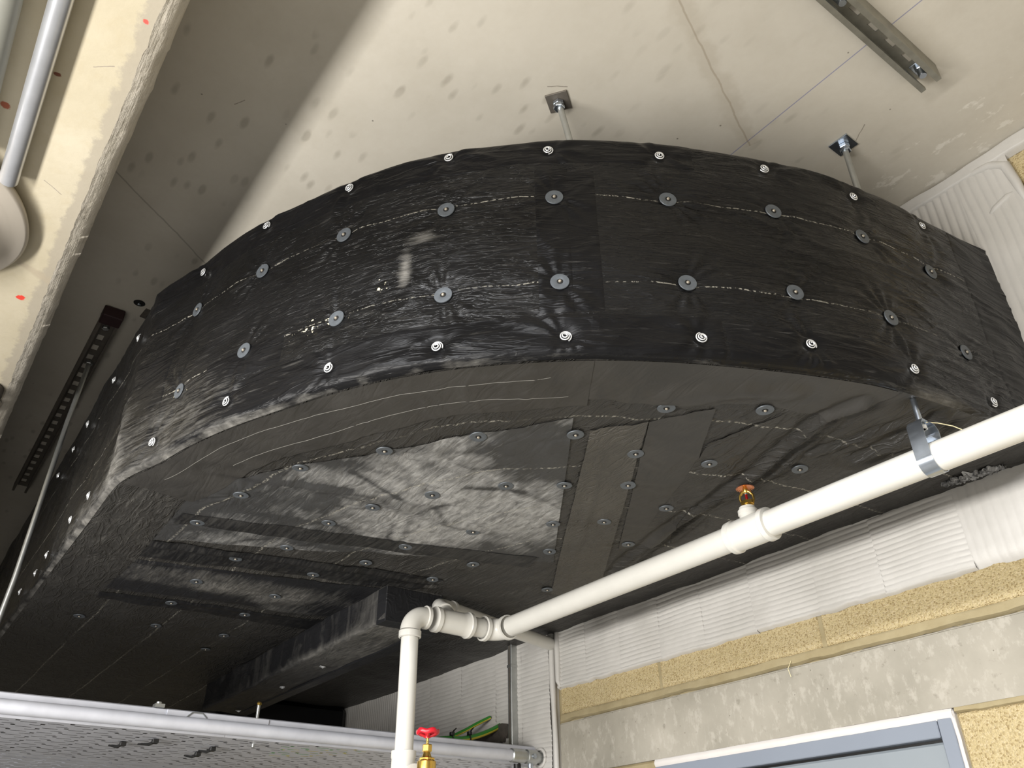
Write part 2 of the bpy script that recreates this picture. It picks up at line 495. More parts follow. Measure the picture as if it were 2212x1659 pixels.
MT['leaf'] = simple('door_leaf_paint', srgb(138, 145, 150), .35, 0, .02, 6)
MT['seal'] = simple('white_sealant', srgb(214, 209, 204), .5, 0, .03, 20, .2)
MT['black'] = simple('black_plastic', (.012,.012,.012), .4)
MT['fitting'] = simple('white_plastic', srgb(184, 176, 164), .4, 0, .02, 5)
MT['dome'] = simple('opal_plastic', srgb(194, 189, 186), .3, 0, .02, 5)
MT['darkpad'] = simple('dark_foam', srgb(74, 68, 62), .8, 0, .35, 25, .6)
MT['cable'] = mat_cable()
MT['wire'] = simple('pale_fibre', srgb(226, 214, 170), .5, 0, .05, 50)

# ------------------------------------------------------------------ structure
ZC = 3.527          # ceiling
ZB, ZT = 2.606, 3.2225   # duct bottom / top

def plane_box(name, x0, x1, y0, y1, z0, z1, mat, label=None, parent=None):
    o = obj(name, MB().box(x0, x1, y0, y1, z0, z1), mat, parent)
    if parent is None: struct(o, label)
    return o
plane_box('floor', -9, 4, -7.2, .3, -.15, 0, MT['floor'], 'pale screed floor of the corridor')
plane_box('ceiling', -9, 4, -7.2, .3, ZC, ZC+.25, MT['ceiling'], 'beige cast concrete ceiling slab with smudges and chalk line')
plane_box('wall_left', -9, 4, -7.2, -7.0, 0, ZC, MT['roomwall'], 'pale wall on the far side of the corridor')
plane_box('wall_front', 3.8, 4, -7.0, 0, 0, ZC, MT['roomwall'], 'pale end wall behind the camera')
plane_box('wall_back', -9, -8.8, -7.0, 0, 0, ZC, MT['roomwall'], 'pale end wall at the far end of the corridor')

# concrete beam on the left, with a rough chamfered edge
def build_beam():
    xs = np.linspace(-8.8, 3.8, 1400)
    n1 = fbm(xs*9, xs*0+3.3, 4); n2 = fbm(xs*16, xs*0+9.1, 4)
    prof_y = [-3.0, -2.35, -2.1017, -2.0826, -2.0636, -2.0619, -2.0619]
    prof_z = [3.13, 3.13, 3.13, 3.142, 3.156, 3.18, ZC]
    X = np.repeat(xs[:, None], 7, 1); Y = np.repeat(np.array(prof_y)[None], 1400, 0); Z = np.repeat(np.array(prof_z)[None], 1400, 0)
    n3 = fbm(xs*34, xs*0+5.1, 4)
    Y[:, 2] += n1*.003+n3*.004; Y[:, 3] += n2*.002+n3*.003; Y[:, 4] += n2*.003+n3*.004 - np.maximum(0, fbm(xs*9, xs*0+1.7, 3)-.3)*.03
    Z[:, 3] += n3*.004
    o = obj('ceiling_beam', MB().grid(X[:, :3], Y[:, :3], Z[:, :3]), MT['beam'], smooth=60)
    struct(o, 'cream concrete downstand beam along the left edge of the ceiling')
    obj('beam_edge', MB().grid(X[:, 2:], Y[:, 2:], Z[:, 2:]), MT['edge'], o, smooth=60)
    s = MB().box(-8.8, 3.8, -3.02, -3.0, 3.13, ZC); obj('beam_face', s, MT['beam'], o)
build_beam()

# right-hand wall: mortar core with blocks, lintel, door, white ribbed coating
wall = obj('wall_right', MB().box(-9, 4, .012, .25, 2.095, ZC).box(-1.075, 4, .012, .25, 0, 2.095).box(-9, -2.06, .012, .25, 0, 2.095), MT['mortar'])
struct(wall, 'sandy block wall with mortar joints around the grey door')
def jbox(x0, x1, y0, y1, z0, z1, b=.004): return MB().bbox(x0, x1, y0, y1, z0, z1, b)
def block(x0, x1, z0, z1): obj('block', jbox(x0, x1, 0, .10, z0, z1), MT['block'], wall, smooth=0)
for x0, x1 in ((-2.575, -2.05), (-2.036, -1.397), (-1.383, -.744), (-.73, -.09), (-.076, .56)):
    block(x0, x1, 2.302, 2.56)
for z0 in (1.82, 1.55, 1.28):
    off = 0 if int(z0*100) % 2 == 0 else .32
    for x0, x1 in ((-1.068, -.62+off*.3), (-.606+off*.3, .03), (.044, .68)):
        block(x0, x1, z0, z0+.252)
for x0, x1 in ((-1.6,-.96), (-.946, -.306), (-.292, .348)):
    for z0 in (2.578, 2.846, 3.114): block(x0, x1, z0, z0+.254)
block(-.56, .08, 3.382, ZC-.004); block(.094, .7, 3.382, ZC-.004)

def build_lintel():
    nx, nz = 200, 16
    X, Zg = np.meshgrid(np.linspace(-2.58, 1.2, nx), np.linspace(2.086, 2.276, nz), indexing='ij')
    Zg[:, -1] += fbm(X[:, -1]*14, X[:, -1]*0+2, 4)*.012
    Y = -.004 + fbm(X*8, Zg*20, 3)*.002; Y[:, -1] = .02
    mb = MB().grid(X, Y, Zg)
    mb.box(-2.58, 1.2, .0, .1, 2.0865, 2.268)
    o = obj('lintel', mb, MT['lintel'], wall, smooth=40)
    o['label'] = 'grey concrete lintel above the door'
build_lintel()
# smeared mortar bed above the lintel and beside the door
def mortar_bed(z0, z1, x0, x1, seed, name='mortar_bed'):
    nx, nz = 260, 7
    X, T = np.meshgrid(np.linspace(x0, x1, nx), np.linspace(0, 1, nz), indexing='ij')
    lo = z0 + fbm(X*16, X*0+seed, 5)*.006; hi = z1 + fbm(X*9, X*0+seed+5, 3)*.002
    Zg = lo + (hi-lo)*T
    Y = -.0055 + .006*T + fbm(X*10, Zg*40, 3)*.003; Y[:, 0] = .008; Y[:, -1] = .014
    obj(name, MB().grid(X, Y, Zg), MT['mortar'], wall, smooth=60)
mortar_bed(2.272, 2.306, -2.578, 1.2, 3.0)
mortar_bed(2.072, 2.100, -1.07, 1.2, 8.0)
for xj in (-2.043, -1.390, -.737):
    X, Zg = np.meshgrid(np.linspace(xj-.008, xj+.008, 4), np.linspace(2.300, 2.40, 8), indexing='ij')
    obj('mortar_bed', MB().grid(X, .004+fbm(X*60, Zg*30)*.003, Zg), MT['mortar'], wall, smooth=60)

# door
def build_door():
    d = obj('door_1', MB().bbox(-2.06, -1.12, .010, .05, .01, 2.016, .006), MT['leaf'])
    struct(d, 'grey steel door below the concrete lintel')
    fr = MB().bbox(-1.119, -1.083, -.006, .11, 0, 2.066, .002)
    obj('door_jamb', fr, MT['door'], d, smooth=0)
    hd = MB().bbox(-2.1, -1.121, -.006, .11, 2.024, 2.064, .002)
    obj('door_head', hd, MT['door'], d, smooth=0)
    obj('door_stop', MB().box(-2.09, -1.121, .03, .11, 1.99, 2.026).box(-1.134, -1.119, .03, .11, 0, 2.02), MT['black'], d, smooth=0)
    xs = np.linspace(-2.1, -1.076, 90)
    T = np.linspace(0, 1, 6)
    X = np.repeat(xs[:, None], 6, 1); Zg = 2.0625 + .0235*T[None] + fbm(xs*14, xs*0+4, 3)[:, None]*np.where(T < .5, .003, .0012)[None]
    Y = -.003 - .005*np.sin(T*PI)[None] + 0*X
    obj('sealant_bead', MB().grid(X, Y, Zg).box(-2.1, -1.076, .0, .012, 2.0625, 2.085), MT['seal'], d, smooth=80)
    zs = np.linspace(0, 2.08, 160)
    Zg = np.repeat(zs[:, None], 6, 1); X = -1.0835 + .010*T[None] + fbm(zs*14, zs*0+6, 3)[:, None]*.003
    Y = -.002 - .004*np.sin(T*PI)[None] + 0*X
    obj('sealant_bead', MB().grid(X, Y, Zg).box(-1.083, -1.074, .0, .012, 0, 2.08), MT['seal'], d, smooth=80)
build_door()

# white ribbed coating: pieces
def rib_piece(x0, x1, z0, z1, vertical=False, pitch=.0145, amp=.0028, proud=.016, seed=0.0, rag_lo=.004, fade=0.0, name='ribbed_panel', parent=wall, dz=0.0, rag_hi=0.0, y0=0.0):
    span = (z1-z0) if not vertical else (x1-x0)
    nfine = max(12, int(span/pitch*7)); 
    if vertical: nx, nz = nfine, max(10, int((z1-z0)/.02))
    else: nx, nz = max(10, int((x1-x0)/.012)), nfine
    X, T = np.meshgrid(np.linspace(x0-.0015, x1+.0015, nx), np.linspace(0, 1, nz), indexing='ij')
    lo = z0 + fbm(X*30, X*0+seed, 4)*rag_lo; hi = z1 + fbm(X*9, X*0+seed+4, 3)*rag_hi*2
    Zg = lo + (hi-lo)*T
    ph = (X if vertical else Zg+dz)/pitch + fbm(X*4+seed, Zg*4, 2)*.35
    fr = ph-np.floor(ph)
    rib = -amp*np.exp(-((fr-.5)/.17)**2)
    strength = np.clip(.75 + fbm(X*7+seed, Zg*7, 3)*1.2, 0, 1)*(1-fade)
    Y = -proud + rib*(-1)*strength + fbm(X*9, Zg*9+seed, 4)*.004 + fbm(X*45, Zg*45, 2)*.0012
    # soft rounded border
    ex = np.minimum(X-x0, x1-X); ez = np.minimum(Zg-lo, hi-Zg)
    e = np.clip(np.minimum(ex+.0095, ez)/.010, 0, 1); Y = Y + (1-e)**2*proud*.95
    o = obj(name, MB().grid(X, Y+y0, Zg), MT['white'], parent, smooth=180, recalc=False)
    return o
rng = random.Random(3)
xs = [-2.575, -2.40, -2.21, -2.01, -1.811, -1.601, -1.369, -1.16, -.911]
for i in range(len(xs)-1):
    rib_piece(xs[i], xs[i+1], 2.388, 2.66, pitch=.0150, seed=i*1.7, dz=rng.random()*.012, rag_lo=.006)
rib_piece(-.910, -.66, 2.388, 2.66, seed=22.0, pitch=.024, vertical=True, fade=.5, rag_lo=.006)
rib_piece(-.659, .9, 2.388, 2.66, seed=25.0, pitch=.024, vertical=True, fade=.7, rag_lo=.008)
# upper part beside the duct's end
rib_piece(-1.1, -.62, 2.62, ZC-.012, vertical=True, pitch=.023, amp=.004, seed=31.0, proud=.018)
rib_piece(-.619, -.475, 2.62, ZC-.012, vertical=True, pitch=.023, amp=.004, seed=35.0, proud=.020, fade=.3)
rib_piece(-.474, .9, 2.62, 3.275, vertical=True, pitch=.026, amp=.003, seed=39.0, proud=.024, fade=.5, rag_hi=.012)
rib_piece(-1.3, .9, 3.478, ZC+.002, seed=41.0, fade=1, proud=.026, rag_hi=.004)
obj('coating_ridge', MB().tube([(-.72,-.012,3.498),(-.60,-.013,3.495),(-.52,-.014,3.480),(-.485,-.014,3.45),(-.478,-.013,3.38),(-.474,-.012,3.29)], [.006,.011,.014,.015,.013,.008], 12), MT['white'], wall, smooth=180)
obj('coating_ridge', MB().tube([(-.58,-.012,3.32),(-.55,-.014,3.335),(-.51,-.014,3.35),(-.485,-.010,3.355)], [.004,.011,.011,.004], 12), MT['white'], wall, smooth=180)
obj('coating_ridge', MB().tube([(-.47,-.014,3.20),(-.45,-.017,3.18),(-.42,-.014,3.155)], [.008,.018,.008], 12), MT['white'], wall, smooth=180)

# left wall section: ribbed coating beyond the corner
lw = obj('wall_far', MB().box(-5.2, -2.60, -.010, .012, 1.6, 2.66), MT['white'])
struct(lw, 'white coated wall section left of the lintel, beyond the corner')
segs = [(-2.618, -2.80), (-2.80, -2.98), (-2.98, -3.25), (-3.25, -3.52), (-3.52, -3.80)]
for i, (a, b) in enumerate(segs):
    rib_piece(b, a, 1.9, 2.655, pitch=.0175, amp=.003, seed=50+i*2.1, dz=rng.random()*.01, proud=.012, parent=lw, y0=-.010, fade=.15)
rib_piece(-4.85, -3.80, 1.9, 2.655, vertical=True, pitch=.021, amp=.0035, seed=70.0, proud=.012, parent=lw, y0=-.010)
obj('corner_fillet', MB().tube([(-2.600,-.014,2.66),(-2.602,-.016,2.5),(-2.603,-.015,2.40),(-2.600,-.016,2.33),(-2.600,-.013,2.2),(-2.600,-.013,1.6)], [.012,.014,.013,.010,.011,.011], 10), MT['white'], lw, smooth=180)
obj('corner_fillet', MB().tube([(-2.570,-.010,2.66),(-2.566,-.015,2.52),(-2.570,-.014,2.42),(-2.560,-.012,2.395)], [.012,.013,.011,.005], 10), MT['white'], lw, smooth=180)

# ------------------------------------------------------------------ the lagged duct
CP = np.array([(-7.5,-1.83),(-5,-1.83),(-3.2,-1.83),(-2.4,-1.83),(-2.11,-1.826),(-1.92,-1.774),(-1.78,-1.742),(-1.65,-1.698),(-1.507,-1.635),(-1.395,-1.583),(-1.28,-1.515),(-1.174,-1.433),(-1.086,-1.347),(-.998,-1.245),(-.928,-1.145),(-.862,-1.032),(-.80,-.907),(-.75,-.793),(-.702,-.665),(-.674,-.54),(-.652,-.40),(-.640,-.28),(-.622,-.12),(-.612,.02)])
def crom(P, n=40):
    P = np.vstack([2*P[0]-P[1], P, 2*P[-1]-P[-2]]); out = []
    for i in range(1, len(P)-2):
        p0, p1, p2, p3 = P[i-1:i+3]
        for k in range(n):
            t = k/n
            out.append(.5*((2*p1)+(-p0+p2)*t+(2*p0-5*p1+4*p2-p3)*t*t+(-p0+3*p1-3*p2+p3)*t**3))
    out.append(P[-2]); return np.array(out)
DC = crom(CP); DL = np.r_[0, np.cumsum(np.hypot(*np.diff(DC, axis=0).T))]
S0 = DL[np.argmin(np.abs(DC[:, 0]+2.11))]
DL = DL - S0
SMIN, SMAX = DL[0], DL[-1]
_t = np.gradient(DC, axis=0); _t /= np.linalg.norm(_t, axis=1)[:, None]
DN = np.stack([_t[:, 1], -_t[:, 0]], 1)     # outward (towards the corridor)
def cur(s):
    return (np.interp(s, DL, DC[:, 0]), np.interp(s, DL, DC[:, 1]), np.interp(s, DL, DN[:, 0]), np.interp(s, DL, DN[:, 1]))

W_SIDE = [(0.227,3.04),(0.497,3.035),(0.757,3.033),(1.02,3.025),(1.266,3.03),(1.526,3.039),(1.782,3.042),(2.028,3.032),(2.264,3.014),(0.242,2.778),(0.489,2.796),(0.764,2.787),(1.02,2.783),(1.268,2.789),(1.54,2.797),(1.786,2.804),(2.037,2.793),(2.289,2.779)]
P_SIDE = [(0.206,3.182),(0.481,3.192),(0.751,3.193),(1.023,3.190),(1.257,3.18),(1.52,3.172),(1.786,3.183),(2.045,3.171),(2.294,3.177),(0.165,2.661),(0.461,2.667),(0.764,2.655),(1.011,2.652),(1.273,2.651),(1.55,2.654),(1.793,2.668),(2.058,2.662),(2.322,2.651)]
P_LEG = [(-0.10,3.10),(-0.38,3.10),(-0.72,3.10),(-0.95,3.10),(-1.21,3.10),(-0.224,2.648),(-0.42,2.645),(-0.767,2.645),(-0.971,2.645),(-1.214,2.645)]
W_BOT = [(-1.039,-0.943),(-0.925,-0.751),(-1.239,-0.844),(-1.171,-0.66),(-1.374,-0.743),(-1.063,-0.447),(-1.425,-0.552),(-1.598,-0.625),(-1.691,-0.444),(-1.386,-1.202),(-1.571,-1.345),(-1.244,-1.029),(-1.779,-1.466),(-2.001,-1.532),(-2.245,-1.564),(-2.281,-1.284),(-1.878,-1.212),(-1.714,-1.124),(-1.56,-0.997),(-1.468,-0.878),(-1.696,-0.732),(-1.875,-0.602),(-2.078,-0.994),(-1.868,-0.891),(-2.048,-1.26),(-2.286,-0.77),(-2.093,-0.739),(-2.28,-1.021),(-2.482,-1.368),(-2.478,-1.109),(-2.734,-1.404),(-2.736,-1.131),(-3.018,-1.399),(-3.019,-1.131),(-2.159,-0.386),(-3.353,-1.628),(-3.345,-1.357),(-3.328,-1.098),(-3.561,-1.091)]

def dimples(U, Vv, pts, depth=.007, rad=.032, crease=.0024, kmin=9, kmax=14, seed=5):
    rr = random.Random(seed); out = np.zeros_like(U)
    for (a, b) in pts:
        k = rr.randint(kmin, kmax); ph = rr.random()*6.28; k2 = rr.randint(3, 5); ph2 = rr.random()*6.28
        m = (np.abs(U-a) < .22) & (np.abs(Vv-b) < .22)
        if not m.any(): continue
        du = U[m]-a; dv = Vv[m]-b; r = np.hypot(du, dv); th = np.arctan2(dv, du)
        v = -depth*np.exp(-(r/rad)**2)
        amp = np.clip(.4+.8*np.cos(k2*th/2+ph2), 0, 1)
        v += crease*np.cos(k*th+ph+6*r)*np.exp(-((r-.05)/.05)**2)*amp*np.clip((r-.018)/.02, 0, 1)
        out[m] += v
    return out

def side_disp(s, z):
    d = fbm(s*4.5, z*7, 3)*.009
    right = np.clip((s-1.35)/.3, 0, 1)
    wr = ridged(s*3.2+z*3, z*34+s*3.5+fbm(s*5, z*5, 2)*2.2)
    d += np.clip(wr-.35, 0, 1)*.0062*(.2+.8*right)*np.clip(.6+fbm(s*3, z*4, 2)*1.6, .1, 1)*np.clip((3.16-z)/.1, .3, 1)
    dg = ridged(s*7-z*6.5, z*9+s*5+fbm(s*3, z*3)*2)
    d += np.clip(dg-.5, 0, 1)*.0042*(1-right)
    d += dimples(s, z, W_SIDE) + dimples(s, z, P_SIDE, .010, .022, .0026, 7, 11, 9)
    # leftmost corner: crumpled
    d += np.exp(-((s)/.10)**2)*ridged(s*10, z*18)*.004
    d += np.exp(-((s+.0)/.035)**2)*.006
    return d

R_ED = .020
def side_surf(s, v, off=0.0):
    """v is the height; below ZB+R / above ZT-R the lagging rolls over"""
    x, y, nx, ny = cur(s)
    d = side_disp(s, v)
    lo = np.clip((ZB+R_ED-v)/R_ED, 0, 1); hi = np.clip((v-(ZT-R_ED))/R_ED, 0, 1)
    o = d*(1-lo)*(1-.6*hi) + off
    o = o - R_ED*(1-np.sqrt(np.clip(1-lo**2, 0, 1))) - R_ED*(1-np.sqrt(np.clip(1-hi**2, 0, 1)))
    wav = fbm(s*7, s*0+2.0, 3)*.010
    zz = v + hi*wav + lo*fbm(s*5, s*0+8, 3)*.004
    return x+nx*o, y+ny*o, zz

duct = thing('lagged_duct', 'big duct bend wrapped in shiny black lagging, curving under the ceiling into the wall', 'duct', (-2.0, -.9, ZB))

def side_dust(s, z):
    edge = np.exp(-((z-ZB)/(.006+.004*noise(s*30, z*0)))**2)*np.clip((1.35-s)/.5, 0, 1)*(.45+.8*fbm(s*22, z*0+2, 3))
    left = np.exp(-((s-.22)/.25)**2)*np.clip((2.86-z)/.14, 0, 1)*.25
    scuff = np.exp(-((s-.93)/.014)**2)*np.exp(-((z-2.87)/.05)**2)*.7
    scuff2 = np.exp(-((s-.97)/.03)**2)*np.exp(-((z-2.955)/.02)**2)*.5
    corner = np.exp(-((s+.03)/.045)**2)*np.clip((2.95-z)/.25, 0, 1)*.45
    legd = np.exp(-((s+.30)/.28)**2)*np.exp(-((z-ZB)/.07)**2)*.35
    right = np.exp(-((s-2.12)/.10)**2)*np.exp(-((z-ZB)/.02)**2)*.4
    return edge + left + scuff + scuff2 + corner + legd + right + .08

def build_side():
    s1 = np.linspace(-.9, SMAX, 640); s0 = np.linspace(SMIN, -.9, 90)[:-1]
    s = np.r_[s0, s1]
    v = np.r_[np.linspace(ZB, ZB+R_ED, 7)[:-1], np.linspace(ZB+R_ED, ZT-R_ED, 135), np.linspace(ZT-R_ED, ZT, 7)[1:]]
    Sg, Vg = np.meshgrid(s, v, indexing='ij')
    X, Y, Z = side_surf(Sg, Vg)
    flake = np.exp(-((Sg-.70)/.16)**2)*np.exp(-((Vg-2.785)/.045)**2) + np.exp(-((Sg-.88)/.04)**2)*np.exp(-((Vg-2.84)/.03)**2) + .8*np.exp(-((Sg-.25)/.08)**2)*np.exp(-((Vg-2.765)/.03)**2)
    mb = MB().grid(X, Y, Z, uv=(Sg, Vg), att={'dust': side_dust(Sg, Vg), 'flake': flake})
    return obj('lagging_side', mb, MT['foil_side'], duct, smooth=180)
build_side()

# ---- underside height field
FOLDS = [([(-.78,-.60),(-.859,-.615),(-1.134,-.517),(-1.346,-.471),(-1.52,-.435),(-1.908,-.297)], .013, .016),
         ([(-.86,-.58),(-1.10,-.48),(-1.34,-.445),(-1.60,-.36)], .008, .012),
         ([(-.70,-.40),(-.80,-.36),(-.95,-.37)], .016, .02), ([(-.66,-.46),(-.744,-.433),(-.888,-.466),(-1.003,-.486)], .007, .012),
         ([(-1.907,-1.627),(-1.827,-1.246),(-1.853,-.856)], .004, .02),
         ([(-2.5,-1.62),(-2.40,-1.2),(-2.33,-.76)], .005, .016), ([(-2.66,-1.62),(-2.5,-1.0),(-2.36,-.7)], .004, .014),
         ([(-3.05,-1.63),(-2.98,-1.2),(-2.93,-.8)], .004, .02), ([(-1.0,-.98),(-.84,-.78)], .007, .03), ([(-1.3,-.9),(-1.7,-.62),(-2.1,-.36)], .003, .012)]
def pl_dist(X, Y, pts):
    best = np.full(X.shape, 9.0)
    for a, b in zip(pts[:-1], pts[1:]):
        ax, ay = a; bx, by = b; L2 = (bx-ax)**2+(by-ay)**2
        t = np.clip(((X-ax)*(bx-ax)+(Y-ay)*(by-ay))/L2, 0, 1)
        best = np.minimum(best, np.hypot(X-ax-t*(bx-ax), Y-ay-t*(by-ay)))
    return best
def bot_h(X, Y):
    """downward bulge of the underside"""
    h = fbm(X*4, Y*4, 3)*.010 + fbm(X*13+Y*6, Y*13-X*5, 3)*.0035
    rgt = np.clip((X+1.75)/.4, 0, 1)
    wr = ridged(X*16+Y*22+fbm(X*4, Y*4)*3, Y*8-X*7)
    h += np.clip(wr-.4, 0, 1)*.0035*rgt
    for pts, amp, wd in FOLDS:
        d = pl_dist(X, Y, pts) + fbm(X*12, Y*12, 2)*wd*.7
        h += amp*np.exp(-(d/wd)**2) - amp*.6*np.exp(-((d-wd*1.7)/wd)**2)
    h += dimples(X, Y, W_BOT, .005, .03, .0016, 9, 14, 21)
    # opening cut round the pipe hanger
    h -= .03*np.exp(-(np.hypot(X+.70, Y+.50)/.035)**2)
    return h
def curve_dist(X, Y):
    D = DC[::6]; out = np.full(X.shape, 9.0)
    for i in range(len(D)-1):
        ax, ay = D[i]; bx, by = D[i+1]; L2 = (bx-ax)**2+(by-ay)**2
        t = np.clip(((X-ax)*(bx-ax)+(Y-ay)*(by-ay))/L2, 0, 1)
        out = np.minimum(out, np.hypot(X-ax-t*(bx-ax), Y-ay-t*(by-ay)))
    return out
def bot_fade(cd): return np.clip((cd-R_ED*.9)/.05, 0, 1)

def build_bottom():
    s = np.r_[np.linspace(SMIN, -1.6, 60)[:-1], np.linspace(-1.6, SMAX, 560)]
    x, y, nx, ny = cur(s)
    ox, oy = x-nx*R_ED, y-ny*R_ED
    order = np.maximum.accumulate(ox + np.arange(len(ox))*1e-7)
    T = np.linspace(0, 1, 200)
    X = np.repeat(order[:, None], 200, 1); Y = oy[:, None]*(1-T)[None] + .0*T[None]
    Y = np.minimum(Y, -.012)
    cd = curve_dist(X, Y)
    Z = ZB - bot_h(X, Y)*bot_fade(cd)
    dust = .35*np.clip(1-cd/.02, 0, 1)*np.clip((-1.2-X)/.4, 0, 1) + .18*np.clip((-1.4-X)/.5, 0, 1) + .5*np.exp(-(np.hypot((X+.80), (Y+.66))/.07)**2) - .25*np.clip((-2.7-X)/.5, 0, 1)
    mb = MB().grid(X, Y, Z, uv=(X, Y), att={'dust': dust, 'sd': cd})
    obj('lagging_bottom', mb, MT['foil_bottom'], duct, smooth=180)
build_bottom()
# top and the closing faces (seen only from elsewhere)
def build_top():
    s = np.linspace(SMIN, SMAX, 200); x, y, nx, ny = cur(s)
    X = np.stack([x-nx*R_ED, np.maximum.accumulate(x-nx*R_ED)], 1); Y = np.stack([y-ny*R_ED, 0*y], 1)
    obj('lagging_top', MB().grid(X, Y, X*0+ZT), MT['foil_tape'], duct)
build_top()

# ---- tape strips on the side
def tape_side(s0, s1, z0, z1, off=.0012, mat='foil_tape', rag=.002, ds=.0045, name='tape_strip', dust=.1):
    n = max(6, int((s1-s0)/ds)); m = max(4, int((z1-z0)/.0045))
    Sg, T = np.meshgrid(np.linspace(s0, s1, n), np.linspace(0, 1, m), indexing='ij')
    lo = z0 + (fbm(Sg*5, Sg*0+z0*9, 2)*rag if z0 > ZB+.001 else 0); hi = z1 + (fbm(Sg*5, Sg*0+z1*7, 2)*rag if z1 < ZT-.001 else 0)
    Vg = lo + (hi-lo)*T
    e = np.clip(np.minimum(np.minimum(Sg-s0, s1-Sg), np.where((z0 > ZB+.001), Vg-lo, 1)) / .007, 0, 1)
    e = np.minimum(e, np.clip(np.where((z1 < ZT-.001), hi-Vg, 1)/.007, 0, 1))
    X, Y, Z = side_surf(Sg, Vg, off*e - .0004*(1-e))
    return obj(name, MB().grid(X, Y, Z, uv=(Sg, Vg), att={'dust': side_dust(Sg, Vg)*1.0+dust-.1, 'flake': Sg*0}), MT[mat], duct, smooth=180, recalc=True)
tape_side(.36, 1.60, ZB, 2.707, rag=.006)
tape_side(1.603, 2.05, ZB, 2.700, rag=.004)
tape_side(-.04, 1.60, 3.130, ZT, rag=.012)
tape_side(1.222, 1.300, 2.709, 3.118, off=.0017)
tape_side(1.245, 1.36, 2.71, 3.11, off=.0010)
tape_side(2.40, SMAX-.012, ZB+.01, ZT-.012, off=.0008)
tape_side(.36, .62, 2.715, 2.80, off=.0012)
tape_side(-.02, .17, 2.66, 2.94, off=.0012)
# torn collar where the lagging meets the wall
def collar():
    zs = np.linspace(ZB+.004, ZT-.004, 90); pts = []
    T = np.linspace(0, 1, 4)
    x, y, nx, ny = cur(np.array([SMAX-.10]))
    Zg = np.repeat(zs[:, None], 4, 1); jag = fbm(zs*60, zs*0+3, 3)
    X = np.stack([-.630+0*zs, -.622+.002*jag, -.616+.004*jag, -.613+.006*jag], 1); Y = np.stack([-.14+0*zs, -.085+0*zs, -.05+0*zs, -.026+.008*jag], 1)
    obj('lagging_collar', MB().grid(X, Y, Zg), MT['foil_tape'], duct, smooth=60)
collar()

# ---- bands and sheets on the underside
def strip_curve(s0, s1, d0, d1, mat, off=.0016, dust=0.0, name='tape_strip', rag=.004):
    n = int((s1-s0)/.008); m = max(4, int((d1-d0)/.008))
    Sg, T = np.meshgrid(np.linspace(s0, s1, n), np.linspace(0, 1, m), indexing='ij')
    x, y, nx, ny = cur(Sg)
    D = d0 + (d1 + fbm(Sg*4, Sg*0+3, 2)*rag - d0)*T
    X = x-nx*D; Y = y-ny*D
    cd = curve_dist(X, Y)
    Z = ZB - bot_h(X, Y)*bot_fade(cd) - off
    return obj(name, MB().grid(X, Y, Z, uv=(X, Y), att={'dust': X*0+dust, 'sd': cd*0+9}), MT[mat], duct, smooth=180, recalc=False)
def quad_sheet(pts, mat, off=.002, dust=0.0, name='tape_strip', dustf=None, res=.010, keep=None):
    a, b, c, d = [np.array(p) for p in pts]
    n = int(max(np.linalg.norm(b-a), np.linalg.norm(c-d))/res)+2; m = int(max(np.linalg.norm(d-a), np.linalg.norm(c-b))/res)+2
    U, T = np.meshgrid(np.linspace(0, 1, n), np.linspace(0, 1, m), indexing='ij')
    U = U[..., None]; T = T[..., None]
    P = (a*(1-U)+b*U)*(1-T) + (d*(1-U)+c*U)*T
    X, Y = P[..., 0], P[..., 1]
    cd = curve_dist(X, Y)
    Z = ZB - bot_h(X, Y)*bot_fade(cd) - off
    du = X*0+dust if dustf is None else dustf(X, Y)
    return obj(name, MB().grid(X, Y, Z, uv=(X, Y), att={'dust': du, 'sd': cd}), MT[mat], duct, smooth=180, recalc=False)
strip_curve(.02, 1.33, .022, .20, 'foil_band', off=.0030, dust=.10, rag=.02)
strip_curve(1.31, 2.02, .022, .17, 'foil_band', off=.0022, dust=.0, rag=.02)
STROKES = [((-1.973,-1.35),(-1.902,-1.354)),((-1.977,-1.312),(-1.895,-1.317)),((-1.834,-1.093),(-1.688,-1.045)),((-1.816,-.983),(-1.697,-.979)),((-1.782,-1.073),(-1.835,-1.01)),((-2.064,-1.067),(-1.945,-1.11)),((-2.038,-1.03),(-1.904,-1.081)),((-1.718,-1.356),(-1.786,-1.186)),((-1.562,-.94),(-1.621,-1.075)),((-1.761,-.903),(-1.628,-.906)),((-1.873,-1.485),(-1.816,-1.306))]
def dusty(X, Y):
    d = .75*np.exp(-(((X+1.70)/.34)**2+((Y+.98)/.26)**2)) + .12 + fbm(X*3, Y*3, 3)*.8
    d -= .5*np.clip(ridged(X*9+Y*4, Y*7-X*8)-.5, 0, 1)
    d += fbm(X*14+Y*5, Y*9, 3)*.35
    for a, b in STROKES: d -= .42*np.exp(-((pl_dist(X, Y, [a, b])+fbm(X*40, Y*40, 2)*.006)/.011)**2)
    return d
quad_sheet([(-2.012,-1.638),(-1.185,-1.085),(-1.939,-.536),(-2.449,-1.627)], 'foil_dusty', .0022, name='lagging_sheet', dustf=dusty)
quad_sheet([(-1.206,-1.017),(-1.099,-.939),(-2.128,-.185),(-2.179,-.354)], 'foil_strip', .0034)
quad_sheet([(-1.10,-.935),(-.98,-.85),(-1.60,-.36),(-1.74,-.44)], 'foil_band', .0026, dust=-.1)
quad_sheet([(-1.105,-.736),(-.903,-.703),(-1.488,-.449),(-1.546,-.502)], 'foil_bottom', .0030, dust=-.2)
quad_sheet([(-2.46,-1.624),(-2.608,-1.623),(-2.44,-.765),(-2.264,-.738)], 'foil_strap', .0028, dust=.25)
